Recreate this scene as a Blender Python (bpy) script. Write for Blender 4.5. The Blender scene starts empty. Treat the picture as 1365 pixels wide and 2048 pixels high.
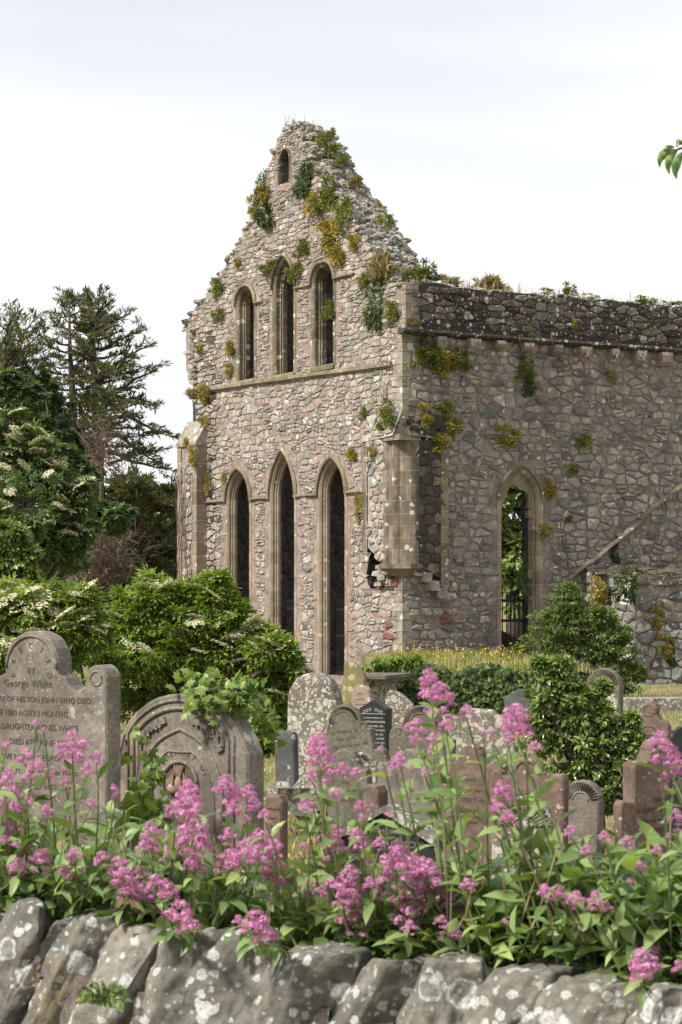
import bpy, math, random
import numpy as np
from mathutils import Vector, Matrix, noise
from mathutils.geometry import tessellate_polygon
R = math.radians
SC = bpy.context.scene
COL = SC.collection
rng = np.random.default_rng(7)
random.seed(11)

# ---------------------------------------------------------------- camera, sky, sun, exposure
F, CX, HY, ZC = 4459.0, 682.5, 1176.0, 2.0      # focal length in photo pixels, centre column, horizon row, eye height
cam = bpy.data.cameras.new('camera'); cam_o = bpy.data.objects.new('camera', cam); COL.objects.link(cam_o)
cam_o.location = (0, 0, ZC); cam_o.rotation_euler = (R(90), 0, 0)
cam.sensor_fit = 'HORIZONTAL'; cam.sensor_width = 24; cam.lens = F/1365*24
cam.shift_y = (HY-1024)/1365
cam.clip_start = 0.1; cam.clip_end = 2000
cam.dof.use_dof = True; cam.dof.focus_distance = 42; cam.dof.aperture_fstop = 30
SC.camera = cam_o
SC.view_settings.view_transform = 'Standard'; SC.view_settings.look = 'None'
SC.view_settings.exposure = 0.46; SC.view_settings.gamma = 1
SUN = Vector((-0.62, -0.42, 0.80)).normalized()
sun = bpy.data.lights.new('sun', 'SUN'); sun.energy = 4.4; sun.angle = R(8); sun.color = (1.0, .95, .87)
sun_o = bpy.data.objects.new('sun', sun); COL.objects.link(sun_o)
sun_o.rotation_euler = SUN.to_track_quat('Z', 'Y').to_euler(); sun_o.location = SUN*60
world = bpy.data.worlds.new('World'); SC.world = world; world.use_nodes = True
wn = world.node_tree; wn.nodes.clear()

def nd(t, typ, props=None, **ins):
    n = t.nodes.new(typ)
    for k, v in (props or {}).items(): setattr(n, k, v)
    for k, v in ins.items():
        k = k.replace('_', ' ')
        s = n.inputs[int(k[1:])] if (k[0] == 'i' and k[1:].isdigit()) else n.inputs[k]
        if isinstance(v, bpy.types.NodeSocket): t.links.new(v, s)
        elif isinstance(v, bpy.types.Node): t.links.new(v.outputs[0], s)
        else: s.default_value = v
    return n
def ramp(t, fac, stops, interp='LINEAR'):
    n = t.nodes.new('ShaderNodeValToRGB'); n.color_ramp.interpolation = interp
    e = n.color_ramp.elements
    while len(e) < len(stops): e.new(0.5)
    for x, (p, c) in zip(e, stops):
        x.position = p; x.color = (c, c, c, 1) if isinstance(c, (int, float)) else (*c, 1)
    t.links.new(fac if isinstance(fac, bpy.types.NodeSocket) else fac.outputs[0], n.inputs[0])
    return n.outputs[0]
def mth(t, op, a, b=0.0, c=None):
    n = nd(t, 'ShaderNodeMath', {'operation': op}, i0=a, i1=b)
    if c is not None:
        if isinstance(c, bpy.types.NodeSocket): t.links.new(c, n.inputs[2])
        else: n.inputs[2].default_value = c
    return n.outputs[0]
def mixc(t, fac, a, b, blend='MIX'):
    n = t.nodes.new('ShaderNodeMix'); n.data_type = 'RGBA'; n.blend_type = blend; n.clamp_factor = True
    for s, v in ((n.inputs[0], fac), (n.inputs[6], a), (n.inputs[7], b)):
        if isinstance(v, bpy.types.NodeSocket): t.links.new(v, s)
        elif isinstance(v, (int, float)): s.default_value = v
        else: s.default_value = (*v, 1)
    return n.outputs[2]

sky = nd(wn, 'ShaderNodeTexSky', {'sky_type': 'NISHITA', 'sun_disc': False, 'sun_elevation': math.asin(SUN.z),
         'sun_rotation': math.atan2(SUN.x, SUN.y), 'air_density': 1.0, 'dust_density': 3.0})
skys = nd(wn, 'ShaderNodeVectorMath', {'operation': 'SCALE'}, i0=sky.outputs[0]); skys.inputs['Scale'].default_value = 0.12
tc = nd(wn, 'ShaderNodeTexCoord')
mp = nd(wn, 'ShaderNodeMapping', Vector=tc.outputs['Generated']); mp.inputs['Scale'].default_value = (2.0, 2.0, 6.5); mp.inputs['Location'].default_value = (.3, .0, .35)
cl = nd(wn, 'ShaderNodeTexNoise', Vector=mp.outputs[0], Scale=1.0, Detail=4.0, Roughness=.45, Distortion=.4)
sep = nd(wn, 'ShaderNodeSeparateXYZ', None, Vector=tc.outputs['Generated'])
high = nd(wn, 'ShaderNodeMapRange', None, Value=sep.outputs[2]); high.inputs[1].default_value = .13; high.inputs[2].default_value = .27; high.inputs[3].default_value = 0; high.inputs[4].default_value = .10
clf = mth(wn, 'SUBTRACT', cl.outputs[0], high.outputs[0])
clouds = ramp(wn, clf, [(.32, (.58, .61, .66)), (.43, (.69, .71, .745)), (.54, (.80, .80, .80)), (.9, (.83, .83, .825))])
cov = mixc(wn, 0.93, skys.outputs[0], clouds)
bg = nd(wn, 'ShaderNodeBackground', Color=cov, Strength=1.0)
wo = nd(wn, 'ShaderNodeOutputWorld', Surface=bg.outputs[0])

# ---------------------------------------------------------------- helpers
def P(px, py, Y): return Vector(((px-CX)/F*Y, Y, ZC+(HY-py)/F*Y))
def tag(o, label=None, cat=None, group=None, kind=None):
    for k, v in (('label', label), ('category', cat), ('group', group), ('kind', kind)):
        if v: o[k] = v
    return o
def empty(name, loc, rot=(0, 0, 0), label=None, cat=None, group=None):
    o = bpy.data.objects.new(name, None); COL.objects.link(o); o.location = loc; o.rotation_euler = rot
    o.empty_display_size = .2
    return tag(o, label, cat, group)
def link_mesh(name, me, parent=None, loc=(0, 0, 0)):
    o = bpy.data.objects.new(name, me); COL.objects.link(o); o.location = loc
    if parent: o.parent = parent
    return o
def build(name, V, Fc, mat, parent=None, attr=None, smooth=False, local=False):
    """V world coordinates (parent's location is subtracted unless local)."""
    V = np.asarray(V, dtype=np.float64).reshape(-1, 3)
    if parent is not None and not local: V = V-np.array(parent.location)
    me = bpy.data.meshes.new(name)
    if isinstance(Fc, np.ndarray):
        n, k = Fc.shape
        me.vertices.add(len(V)); me.vertices.foreach_set('co', V.ravel())
        me.loops.add(n*k); me.loops.foreach_set('vertex_index', Fc.ravel().astype(np.int32))
        me.polygons.add(n); me.polygons.foreach_set('loop_start', np.arange(0, n*k, k, dtype=np.int32))
        me.update(calc_edges=True); me.validate()
    else:
        me.from_pydata(V.tolist(), [], Fc)
    for an, av in (attr or {}).items():
        a = me.attributes.new(an, 'FLOAT', 'POINT'); a.data.foreach_set('value', np.asarray(av, dtype=np.float32))
    if smooth: me.polygons.foreach_set('use_smooth', [True]*len(me.polygons))
    me.materials.append(mat); me.update()
    return link_mesh(name, me, parent)
class MB:
    def __init__(s): s.v = []; s.f = []; s.a = []; s.j = []
    def add(s, V, Fc, r=None, j=0.0):
        b = len(s.v); V = [tuple(x) for x in V]
        s.v += V; s.f += [tuple(i+b for i in f) for f in Fc]
        r = random.random() if r is None else r
        s.a += [r]*len(V); s.j += [j]*len(V)
    def box(s, c, d, rot=None, r=None, jit=0.0, taper=0.0):
        c = Vector(c); V = []
        for z in (-1, 1):
            for x, y in ((-1, -1), (1, -1), (1, 1), (-1, 1)):
                k = 1-taper*(z > 0)
                p = Vector((x*d[0]/2*k, y*d[1]/2*k, z*d[2]/2))
                if jit: p += Vector([random.uniform(-jit, jit) for _ in range(3)])
                if rot is not None: p = rot @ p
                V.append(c+p)
        s.add(V, [(3, 2, 1, 0), (4, 5, 6, 7), (0, 1, 5, 4), (1, 2, 6, 5), (2, 3, 7, 6), (3, 0, 4, 7)], r)
    def tube(s, pts, rad, n=6, r=None, cap=True):
        pts = [Vector(p) for p in pts]
        rad = rad if isinstance(rad, (list, tuple)) else [rad]*len(pts)
        V = []; Fc = []; up = Vector((.13, .21, 1)).normalized()
        for i, p in enumerate(pts):
            d = (pts[min(i+1, len(pts)-1)]-pts[max(i-1, 0)])
            d = d.normalized() if d.length > 1e-9 else Vector((0, 0, 1))
            u = d.cross(up); u = u.normalized() if u.length > 1e-3 else Vector((1, 0, 0)); w = d.cross(u)
            for k in range(n):
                t = 2*math.pi*k/n; V.append(p+(u*math.cos(t)+w*math.sin(t))*rad[i])
        for i in range(len(pts)-1):
            for k in range(n):
                a, b = i*n+k, i*n+(k+1) % n; Fc.append((a, b, b+n, a+n))
        if cap: Fc.append(tuple(range(n))[::-1]); Fc.append(tuple((len(pts)-1)*n+k for k in range(n)))
        s.add(V, Fc, r)
    def prism(s, poly, f0, f1, r=None):
        """poly: list of 2-tuples; f0,f1 map (a,b)->point for the two ends"""
        n = len(poly); V = [f0(*p) for p in poly]+[f1(*p) for p in poly]
        s.add(V, [tuple(range(n))[::-1], tuple(range(n, 2*n))]+[(i, (i+1) % n, (i+1) % n+n, i+n) for i in range(n)], r)
    def build(s, name, mat, parent=None, smooth=False, local=False):
        return build(name, s.v, s.f, mat, parent, {'rnd': s.a, 'joint': s.j}, smooth, local)

# instanced little templates (leaves, florets)
def frames(d, up_mix=0.0, rnd=1.0, rg=rng):
    """rotation matrices with x axis along d, z axis random-ish perpendicular"""
    d = d/np.maximum(np.linalg.norm(d, axis=1, keepdims=True), 1e-9)
    up = rg.normal(size=d.shape)*rnd+np.array([0, 0, 1.0])*up_mix
    y = np.cross(up, d); y /= np.maximum(np.linalg.norm(y, axis=1, keepdims=True), 1e-9)
    z = np.cross(d, y)
    return np.stack([d, y, z], axis=2)
def inst(tv, tf, Pp, Rm, S):
    tv = np.asarray(tv, float); tf = np.asarray(tf, int)
    S = np.broadcast_to(np.asarray(S, float), (len(Pp),))
    V = np.einsum('nij,kj->nki', Rm, tv)*S[:, None, None]+Pp[:, None, :]
    Fc = tf[None]+(np.arange(len(Pp))*len(tv))[:, None, None]
    return V.reshape(-1, 3), Fc.reshape(-1, tf.shape[1])
def leaf_t(w=.45, droop=.2, fold=.08):
    return ([(0, 0, 0), (.35, w/2, fold), (.35, -w/2, fold), (.35, 0, 0), (.72, w*.34, fold-droop*.4), (.72, -w*.34, fold-droop*.4), (.72, 0, -droop*.4), (1, 0, -droop)],
            [(0, 3, 1), (0, 2, 3), (3, 6, 4), (3, 4, 1), (2, 5, 3), (3, 5, 6), (6, 7, 4), (5, 7, 6)])
def leaf_s(w=.5, droop=.15):
    return ([(0, 0, 0), (.45, w/2, .04), (1, 0, -droop), (.45, -w/2, .04)], [(0, 2, 1), (0, 3, 2)])
def leaves_mesh(name, tmpl, Pp, D, S, mat, parent, up=1.0, rnd=1.0, rv=None):
    Rm = frames(D, up, rnd); V, Fc = inst(tmpl[0], tmpl[1], Pp, Rm, S)
    rv = rng.random(len(Pp)) if rv is None else rv
    return build(name, V, Fc, mat, parent, {'rnd': np.repeat(rv, len(tmpl[0]))})
# ---------------------------------------------------------------- materials
def newmat(name):
    m = bpy.data.materials.new(name); m.use_nodes = True; m.node_tree.nodes.clear(); return m, m.node_tree
def finish(t, col, rough=.9, bump=None, bstr=.5, bdist=.02, spec=.25, extra=None):
    ins = dict(Base_Color=col, Roughness=rough)
    p = nd(t, 'ShaderNodeBsdfPrincipled', None, **ins); p.inputs['Specular IOR Level'].default_value = spec
    if bump is not None:
        b = nd(t, 'ShaderNodeBump', None, Height=bump, Strength=bstr, Distance=bdist); t.links.new(b.outputs[0], p.inputs['Normal'])
    nd(t, 'ShaderNodeOutputMaterial', None, Surface=p.outputs[0])
def spots(t, co, scale, rmax, dens, seed=0.0, ring=False):
    """round lichen patches with rough edges -> mask"""
    nz = nd(t, 'ShaderNodeTexNoise', None, Vector=co, Scale=scale*2.2, Detail=4.0)
    c2 = nd(t, 'ShaderNodeVectorMath', {'operation': 'MULTIPLY_ADD'}, i0=nz.outputs['Color'], i1=(.5/scale,)*3, i2=co)
    c3 = nd(t, 'ShaderNodeVectorMath', {'operation': 'ADD'}, i0=c2.outputs[0], i1=(seed, seed*.7, seed*1.3))
    v = nd(t, 'ShaderNodeTexVoronoi', {'feature': 'F1'}, Vector=c3.outputs[0], Scale=scale)
    sp = nd(t, 'ShaderNodeSeparateColor', None, Color=v.outputs['Color'])
    rad = mth(t, 'MULTIPLY', sp.outputs[0], rmax)
    d = mth(t, 'SUBTRACT', rad, v.outputs['Distance'])
    m = mth(t, 'MULTIPLY', d, 14.0); m = nd(t, 'ShaderNodeClamp', None, Value=m).outputs[0]
    on = mth(t, 'LESS_THAN', sp.outputs[1], dens)
    m = mth(t, 'MULTIPLY', m, on)
    gr = nd(t, 'ShaderNodeTexNoise', None, Vector=co, Scale=scale*7.0, Detail=6.0, Roughness=.75)
    m = mth(t, 'MULTIPLY', m, ramp(t, gr.outputs[0], [(.36, .15), (.55, 1.0)]))
    if ring:
        inner = nd(t, 'ShaderNodeClamp', None, Value=mth(t, 'MULTIPLY', mth(t, 'SUBTRACT', d, rmax*.22), 12.0)).outputs[0]
        hol = mth(t, 'MULTIPLY', inner, mth(t, 'LESS_THAN', sp.outputs[2], .5))
        m = mth(t, 'MULTIPLY', m, mth(t, 'SUBTRACT', 1.0, mth(t, 'MULTIPLY', hol, .75)))
    return m
def stone_mat(name, cols, attr=True, lichen=(), stain=None, nscale=5, bstr=.6, bdist=.02, joint=None, contrast=.55, rubble=None, rough=.92):
    """cols: ramp stops of the stone's own colours; lichen: (scale, rmax, density, colour, ring); stain: (colour, scale, lo, hi, zstretch)"""
    m, t = newmat(name)
    co = nd(t, 'ShaderNodeTexCoord').outputs['Object']
    n1 = nd(t, 'ShaderNodeTexNoise', None, Vector=co, Scale=float(nscale), Detail=8.0, Roughness=.62)
    n2 = nd(t, 'ShaderNodeTexNoise', None, Vector=co, Scale=nscale*9.0, Detail=6.0, Roughness=.7)
    hgt = mth(t, 'ADD', n1.outputs[0], mth(t, 'MULTIPLY', n2.outputs[0], .45))
    mort = None
    if rubble:
        sc, mcol = rubble
        mpn = nd(t, 'ShaderNodeMapping', None, Vector=co); mpn.inputs['Scale'].default_value = (1, 1, 1.55)
        nzz = nd(t, 'ShaderNodeTexNoise', None, Vector=mpn.outputs[0], Scale=sc*1.1, Detail=3.0)
        c2 = nd(t, 'ShaderNodeVectorMath', {'operation': 'MULTIPLY_ADD'}, i0=nzz.outputs['Color'], i1=(.5/sc,)*3, i2=mpn.outputs[0]).outputs[0]
        ve = nd(t, 'ShaderNodeTexVoronoi', {'feature': 'DISTANCE_TO_EDGE'}, Vector=c2, Scale=sc)
        vc = nd(t, 'ShaderNodeTexVoronoi', {'feature': 'F1'}, Vector=c2, Scale=sc)
        fac = nd(t, 'ShaderNodeSeparateColor', None, Color=vc.outputs['Color']).outputs[0]
        mort = ramp(t, ve.outputs[0], [(.03, 1.0), (.11, 0.0)])
        hgt = mth(t, 'ADD', hgt, mth(t, 'MULTIPLY', ramp(t, ve.outputs[0], [(.0, 0.0), (.22, 1.0)]), 1.6))
    elif attr: fac = nd(t, 'ShaderNodeAttribute', {'attribute_name': 'rnd'}).outputs['Fac']
    else:
        nb = nd(t, 'ShaderNodeTexNoise', None, Vector=co, Scale=nscale*.35, Detail=5.0, Roughness=.6); fac = ramp(t, nb.outputs[0], [(.3, 0.0), (.7, 1.0)])
    base = ramp(t, fac, cols)
    g = ramp(t, n1.outputs[0], [(.30, 1-contrast), (.66, 1.0)])
    base = mixc(t, 1.0, base, g, 'MULTIPLY')
    g2 = ramp(t, n2.outputs[0], [(.34, .5), (.62, 1.0)])
    base = mixc(t, .9, base, g2, 'MULTIPLY')
    if mort is not None: base = mixc(t, mort, base, mixc(t, 1.0, mcol, g2, 'MULTIPLY'))
    if stain:
        for (scol, ss, lo, hi, zs) in stain:
            ms = nd(t, 'ShaderNodeMapping', None, Vector=co); ms.inputs['Scale'].default_value = (1, 1, zs)
            sn = nd(t, 'ShaderNodeTexNoise', None, Vector=ms.outputs[0], Scale=ss, Detail=7.0, Roughness=.65)
            base = mixc(t, ramp(t, sn.outputs[0], [(lo, 0.0), (hi, 1.0)]), base, scol)
    if joint:
        j = nd(t, 'ShaderNodeAttribute', {'attribute_name': 'joint'}).outputs['Fac']; base = mixc(t, j, base, joint)
    for i, (ls, lr, ld, lc, rg_) in enumerate(lichen):
        msk = spots(t, co, ls, lr, ld, 3.1*i+1, rg_)
        base = mixc(t, mth(t, 'MULTIPLY', msk, .85), base, lc)
    finish(t, base, rough, hgt, bstr, bdist)
    return m
WL = (.62, .62, .56)
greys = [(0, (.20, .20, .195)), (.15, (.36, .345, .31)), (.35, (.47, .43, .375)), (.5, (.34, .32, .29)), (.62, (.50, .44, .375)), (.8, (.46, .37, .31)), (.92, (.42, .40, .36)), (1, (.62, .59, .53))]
M_gab = stone_mat('gable_rubble_stone', greys, lichen=[(9, .62, .22, WL, False), (3.2, .5, .12, (.55, .55, .50), False)], stain=[((.47, .36, .30), 4.5, .545, .60, 1.2), ((.20, .18, .13), 1.6, .52, .72, .5)], contrast=.45)
M_gabm = stone_mat('pink_lime_mortar', [(0, (.36, .275, .225)), (.5, (.46, .36, .30)), (1, (.55, .46, .39))], attr=False, lichen=[(10, .5, .12, WL, False)], stain=[((.26, .22, .17), 1.2, .55, .75, .4)], bstr=.9, bdist=.03, nscale=9)
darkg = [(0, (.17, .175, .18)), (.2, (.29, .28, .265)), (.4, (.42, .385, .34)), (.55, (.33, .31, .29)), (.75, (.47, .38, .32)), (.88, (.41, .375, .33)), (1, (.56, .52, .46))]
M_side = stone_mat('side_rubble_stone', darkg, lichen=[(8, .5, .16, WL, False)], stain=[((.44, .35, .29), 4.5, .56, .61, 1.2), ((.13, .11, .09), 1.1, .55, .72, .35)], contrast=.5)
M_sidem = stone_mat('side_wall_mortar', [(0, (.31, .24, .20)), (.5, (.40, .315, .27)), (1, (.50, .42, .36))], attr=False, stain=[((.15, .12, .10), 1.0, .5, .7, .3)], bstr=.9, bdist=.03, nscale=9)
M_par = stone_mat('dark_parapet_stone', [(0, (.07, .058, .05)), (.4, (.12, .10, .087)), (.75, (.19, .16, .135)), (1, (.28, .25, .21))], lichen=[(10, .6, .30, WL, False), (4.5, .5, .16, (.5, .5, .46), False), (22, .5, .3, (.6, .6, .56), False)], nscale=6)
M_bside = stone_mat('stained_buttress_stone', [(0, (.06, .05, .045)), (.5, (.12, .10, .08)), (.8, (.22, .18, .13)), (1, (.32, .27, .17))], lichen=[(9, .5, .2, WL, False)], nscale=5, stain=[((.05, .045, .04), 1.2, .45, .65, .4)])
M_top = stone_mat('wallhead_stone', [(0, (.26, .25, .21)), (.35, (.38, .35, .30)), (.7, (.46, .42, .36)), (1, (.55, .53, .48))], lichen=[(6, .65, .4, WL, False), (14, .5, .3, WL, False)], stain=[((.17, .15, .07), 2.2, .55, .66, 1)], contrast=.6)
M_dress = stone_mat('dressed_sandstone', [(0, (.30, .235, .18)), (.3, (.36, .30, .225)), (.6, (.42, .325, .255)), (1, (.46, .385, .315))], joint=(.50, .43, .36), stain=[((.20, .17, .10), 1.4, .52, .7, .25)], lichen=[(9, .5, .10, WL, False)], contrast=.35, nscale=4, bstr=.35)
M_quoin = stone_mat('pale_quoin_stone', [(0, (.34, .28, .22)), (.5, (.44, .38, .31)), (1, (.56, .50, .43))], lichen=[(6, .6, .35, WL, False), (18, .5, .25, WL, False)], stain=[((.16, .13, .10), 2.0, .52, .68, .5)], contrast=.5, nscale=6, bstr=.6)
M_shaft = stone_mat('weathered_shaft_stone', [(0, (.24, .19, .14)), (.4, (.33, .27, .19)), (.7, (.38, .29, .23)), (1, (.46, .40, .33))], joint=(.28, .23, .18), stain=[((.09, .075, .055), 1.8, .42, .60, .35)], lichen=[(8, .5, .2, WL, False)], contrast=.5, nscale=4, bstr=.5)
M_dressd = stone_mat('stained_dressed_stone', [(0, (.20, .15, .11)), (.3, (.30, .26, .17)), (.6, (.25, .20, .15)), (1, (.36, .30, .22))], joint=(.36, .30, .24), stain=[((.07, .06, .045), 1.6, .45, .62, .3)], lichen=[(8, .55, .25, WL, False), (20, .5, .2, WL, False)], contrast=.4, nscale=4, bstr=.4)
M_hood = stone_mat('hood_mould_stone', [(0, (.24, .21, .13)), (.5, (.33, .29, .19)), (1, (.42, .36, .26))], lichen=[(8, .5, .2, WL, False)], contrast=.5)
M_inner = stone_mat('shaded_inner_rubble', [(0, (.05, .042, .04)), (.4, (.085, .066, .058)), (.7, (.13, .095, .08)), (1, (.18, .15, .13))], attr=False, rubble=(3.6, (.11, .08, .065)), contrast=.5, bdist=.05)  # coloured darker than the outer rubble, interior shade put into the colour
M_annex = stone_mat('lichened_annexe_stone', darkg, lichen=[(2.1, .62, .42, (.72, .72, .66), False), (7, .55, .35, WL, False), (15, .5, .3, WL, False)], contrast=.6)
M_white = stone_mat('white_crusted_stone', [(0, (.48, .48, .44)), (1, (.74, .74, .69))], stain=[((.14, .12, .10), 5, .50, .60, .7)], contrast=.3, nscale=6)
M_cap = stone_mat('mossy_slab_stone', [(0, (.12, .10, .085)), (.6, (.20, .165, .14)), (1, (.27, .22, .18))], stain=[((.12, .12, .05), 2.5, .5, .62, 1)], lichen=[(9, .5, .2, WL, False)], contrast=.5)
M_redst = stone_mat('red_rubble_stone', [(0, (.24, .10, .08)), (1, (.34, .16, .12))], contrast=.5)
G_brown = stone_mat('brown_sandstone', [(0, (.19, .165, .14)), (.5, (.27, .235, .195)), (1, (.35, .305, .255))], attr=False, nscale=5, lichen=[(22, .4, .10, (.50, .48, .42), False), (60, .35, .25, (.45, .43, .38), False)], stain=[((.095, .08, .068), 3.2, .47, .66, .35), ((.36, .26, .19), 2.6, .56, .7, .5), ((.42, .40, .34), 7, .60, .68, 1)], contrast=.5, bstr=.5, bdist=.01)
G_dark = stone_mat('brown_grey_slate', [(0, (.15, .135, .105)), (1, (.235, .21, .16))], attr=False, nscale=4, lichen=[(34, .5, .25, (.42, .40, .34), False), (14, .4, .12, (.38, .37, .30), False)], contrast=.45, bstr=.4, bdist=.01)
G_red = stone_mat('red_sandstone', [(0, (.16, .115, .09)), (.6, (.23, .165, .13)), (1, (.31, .24, .195))], attr=False, nscale=3, lichen=[(30, .5, .15, (.50, .46, .40), False)], stain=[((.12, .075, .06), 2.2, .5, .68, .4)], contrast=.45, bstr=.4, bdist=.01)
G_lich = stone_mat('lichened_slate', [(0, (.20, .18, .135)), (1, (.30, .275, .215))], attr=False, nscale=4, lichen=[(16, .8, .6, (.44, .43, .36), False), (38, .75, .6, (.54, .53, .47), False), (30, .5, .15, (.42, .30, .14), False)], contrast=.5, bstr=.6, bdist=.015)
G_green = stone_mat('algae_green_slate', [(0, (.22, .20, .09)), (1, (.34, .30, .16))], attr=False, nscale=5, lichen=[(9, .5, .3, (.45, .42, .25), False)], contrast=.4, bstr=.5, bdist=.015)
G_pink = stone_mat('pale_pink_sandstone', [(0, (.36, .27, .21)), (1, (.46, .36, .29))], attr=False, nscale=5, lichen=[(12, .5, .2, WL, False)], contrast=.35, bstr=.4, bdist=.01)
G_black = stone_mat('black_granite', [(0, (.018, .019, .021)), (1, (.04, .042, .046))], attr=False, nscale=20, lichen=[(30, .3, .25, (.35, .35, .33), False)], contrast=.3, bstr=.1, bdist=.003, rough=.45)
G_grey = stone_mat('grey_granite', [(0, (.10, .10, .10)), (1, (.17, .165, .16))], attr=False, nscale=8, lichen=[(16, .5, .3, (.45, .45, .42), False)], contrast=.45, bstr=.4, bdist=.01)
M_cope = stone_mat('coping_greywacke', [(0, (.20, .19, .165)), (.5, (.28, .265, .225)), (1, (.36, .335, .28))], attr=True, nscale=7,
    lichen=[(26, .62, .40, (.56, .57, .55), True), (60, .65, .42, (.54, .55, .52), False), (13, .6, .40, (.60, .61, .58), True), (110, .5, .3, (.42, .42, .38), False)],
    stain=[((.10, .095, .08), 9, .5, .68, 1), ((.22, .175, .11), 6, .58, .72, 1)], contrast=.5, bstr=.8, bdist=.010)
M_copem = stone_mat('coping_mortar', [(0, (.13, .105, .09)), (1, (.30, .255, .22))], attr=False, nscale=18, lichen=[(50, .6, .4, WL, False)], contrast=.6, bstr=.8, bdist=.01)
def flat(name, c, rough=.8, c2=None, scale=30, spec=.3):
    m, t = newmat(name); co = nd(t, 'ShaderNodeTexCoord').outputs['Object']
    n = nd(t, 'ShaderNodeTexNoise', None, Vector=co, Scale=float(scale), Detail=5.0)
    finish(t, mixc(t, ramp(t, n.outputs[0], [(.3, 0.0), (.7, 1.0)]), c, c2 or tuple(x*.6 for x in c)), rough, n.outputs[0], .2, .005, spec); return m
M_iron = flat('black_painted_iron', (.018, .017, .018), .5)
M_letd = flat('weathered_dark_letters', (.105, .088, .072), .9, (.075, .062, .05))
M_letred = flat('cut_letters_red_stone', (.13, .075, .055), .9)
M_letw = flat('pale_painted_letters', (.50, .49, .44), .7, (.38, .37, .33))
M_letg = flat('dull_letters_on_black', (.22, .20, .15), .7)
M_bark = flat('bark', (.11, .085, .065), .95, (.055, .042, .033), 8)
M_twig = flat('dead_twig', (.15, .105, .075), .95, (.09, .065, .05), 6)
M_straw = flat('dry_stalk', (.46, .38, .26), .8, (.35, .27, .18), 60)
def leafmat(name, stops, trans=.35, rough=.45, spec=.35, tint=(1.25, 1.35, .5)):
    m, t = newmat(name)
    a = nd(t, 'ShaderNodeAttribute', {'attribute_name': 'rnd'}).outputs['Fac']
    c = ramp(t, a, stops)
    co = nd(t, 'ShaderNodeTexCoord').outputs['Object']
    n = nd(t, 'ShaderNodeTexNoise', None, Vector=co, Scale=2.0, Detail=4.0)
    c = mixc(t, .4, c, ramp(t, n.outputs[0], [(.3, .55), (.65, 1.0)]), 'MULTIPLY')
    p = nd(t, 'ShaderNodeBsdfPrincipled', None, Base_Color=c, Roughness=rough); p.inputs['Specular IOR Level'].default_value = spec
    tr = nd(t, 'ShaderNodeBsdfTranslucent', None, Color=mixc(t, 1.0, c, tint, 'MULTIPLY'))
    mx = nd(t, 'ShaderNodeMixShader', None, i0=trans, i1=p.outputs[0], i2=tr.outputs[0])
    nd(t, 'ShaderNodeOutputMaterial', None, Surface=mx.outputs[0]); return m
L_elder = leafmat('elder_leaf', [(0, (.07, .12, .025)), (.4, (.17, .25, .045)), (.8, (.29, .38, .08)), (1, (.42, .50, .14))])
L_elderd = leafmat('shaded_elder_leaf', [(0, (.05, .09, .03)), (.6, (.11, .17, .055)), (.9, (.18, .25, .08)), (1, (.28, .35, .12))])  # darker copy of the elder leaf, shade put into its colour
L_syc = leafmat('sycamore_leaf', [(0, (.035, .065, .025)), (.5, (.085, .135, .05)), (.85, (.15, .20, .07)), (1, (.30, .35, .08))])
L_yew = leafmat('yew_needles', [(0, (.02, .04, .014)), (.6, (.04, .075, .022)), (1, (.085, .13, .035))], .15, .6)
L_pine = leafmat('conifer_needles', [(0, (.055, .07, .03)), (.5, (.11, .125, .05)), (.8, (.18, .18, .08)), (1, (.26, .20, .11))], .2, .6)
L_ivy = leafmat('ivy_leaf', [(0, (.028, .05, .014)), (.6, (.06, .10, .025)), (.9, (.12, .17, .04)), (1, (.24, .28, .08))], .2, .5, .25)
L_ivyb = leafmat('young_ivy_leaf', [(0, (.07, .13, .025)), (.5, (.16, .24, .05)), (1, (.32, .40, .11))], .35, .4)
L_holly = leafmat('holly_leaf', [(0, (.06, .10, .03)), (.4, (.14, .20, .05)), (.75, (.28, .35, .11)), (1, (.52, .55, .32))], .2, .25, .6)
L_shrub = leafmat('shrub_leaf', [(0, (.06, .10, .03)), (.5, (.15, .21, .06)), (1, (.27, .33, .11))], .3)
L_tuft = leafmat('ochre_tuft_leaf', [(0, (.12, .13, .035)), (.4, (.27, .245, .055)), (.75, (.42, .33, .075)), (1, (.46, .24, .09))], .25, .7, .1)
L_tuftg = leafmat('green_tuft_leaf', [(0, (.08, .10, .03)), (.5, (.17, .195, .055)), (1, (.33, .31, .09))], .25, .7, .1)
L_dry = leafmat('dry_grass', [(0, (.30, .25, .10)), (.5, (.50, .42, .22)), (1, (.62, .54, .34))], .25, .8, .1, (1.1, 1.05, .7))
L_grass = leafmat('green_grass', [(0, (.10, .15, .03)), (.5, (.21, .26, .06)), (1, (.42, .38, .14))], .3, .7, .1)
L_val = leafmat('valerian_leaf', [(0, (.07, .12, .045)), (.35, (.17, .26, .085)), (.75, (.30, .41, .15)), (1, (.48, .56, .20))], .32, .42, .45)
L_stem = leafmat('valerian_stem', [(0, (.16, .22, .08)), (.7, (.24, .28, .12)), (1, (.40, .34, .22))], .1, .5)
L_flw = leafmat('pink_floret', [(0, (.42, .08, .24)), (.25, (.62, .23, .45)), (.65, (.79, .42, .63)), (1, (.93, .68, .82))], .35, .6, .2, (1.05, .9, 1.0))
L_cream = leafmat('cream_elder_floret', [(0, (.50, .50, .26)), (.5, (.70, .66, .42)), (1, (.80, .77, .60))], .3, .7, .1, (1, 1, .9))
L_yel = leafmat('yellow_petal', [(0, (.75, .48, .02)), (1, (.85, .62, .05))], .2, .6, .1, (1, 1, .5))
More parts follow.
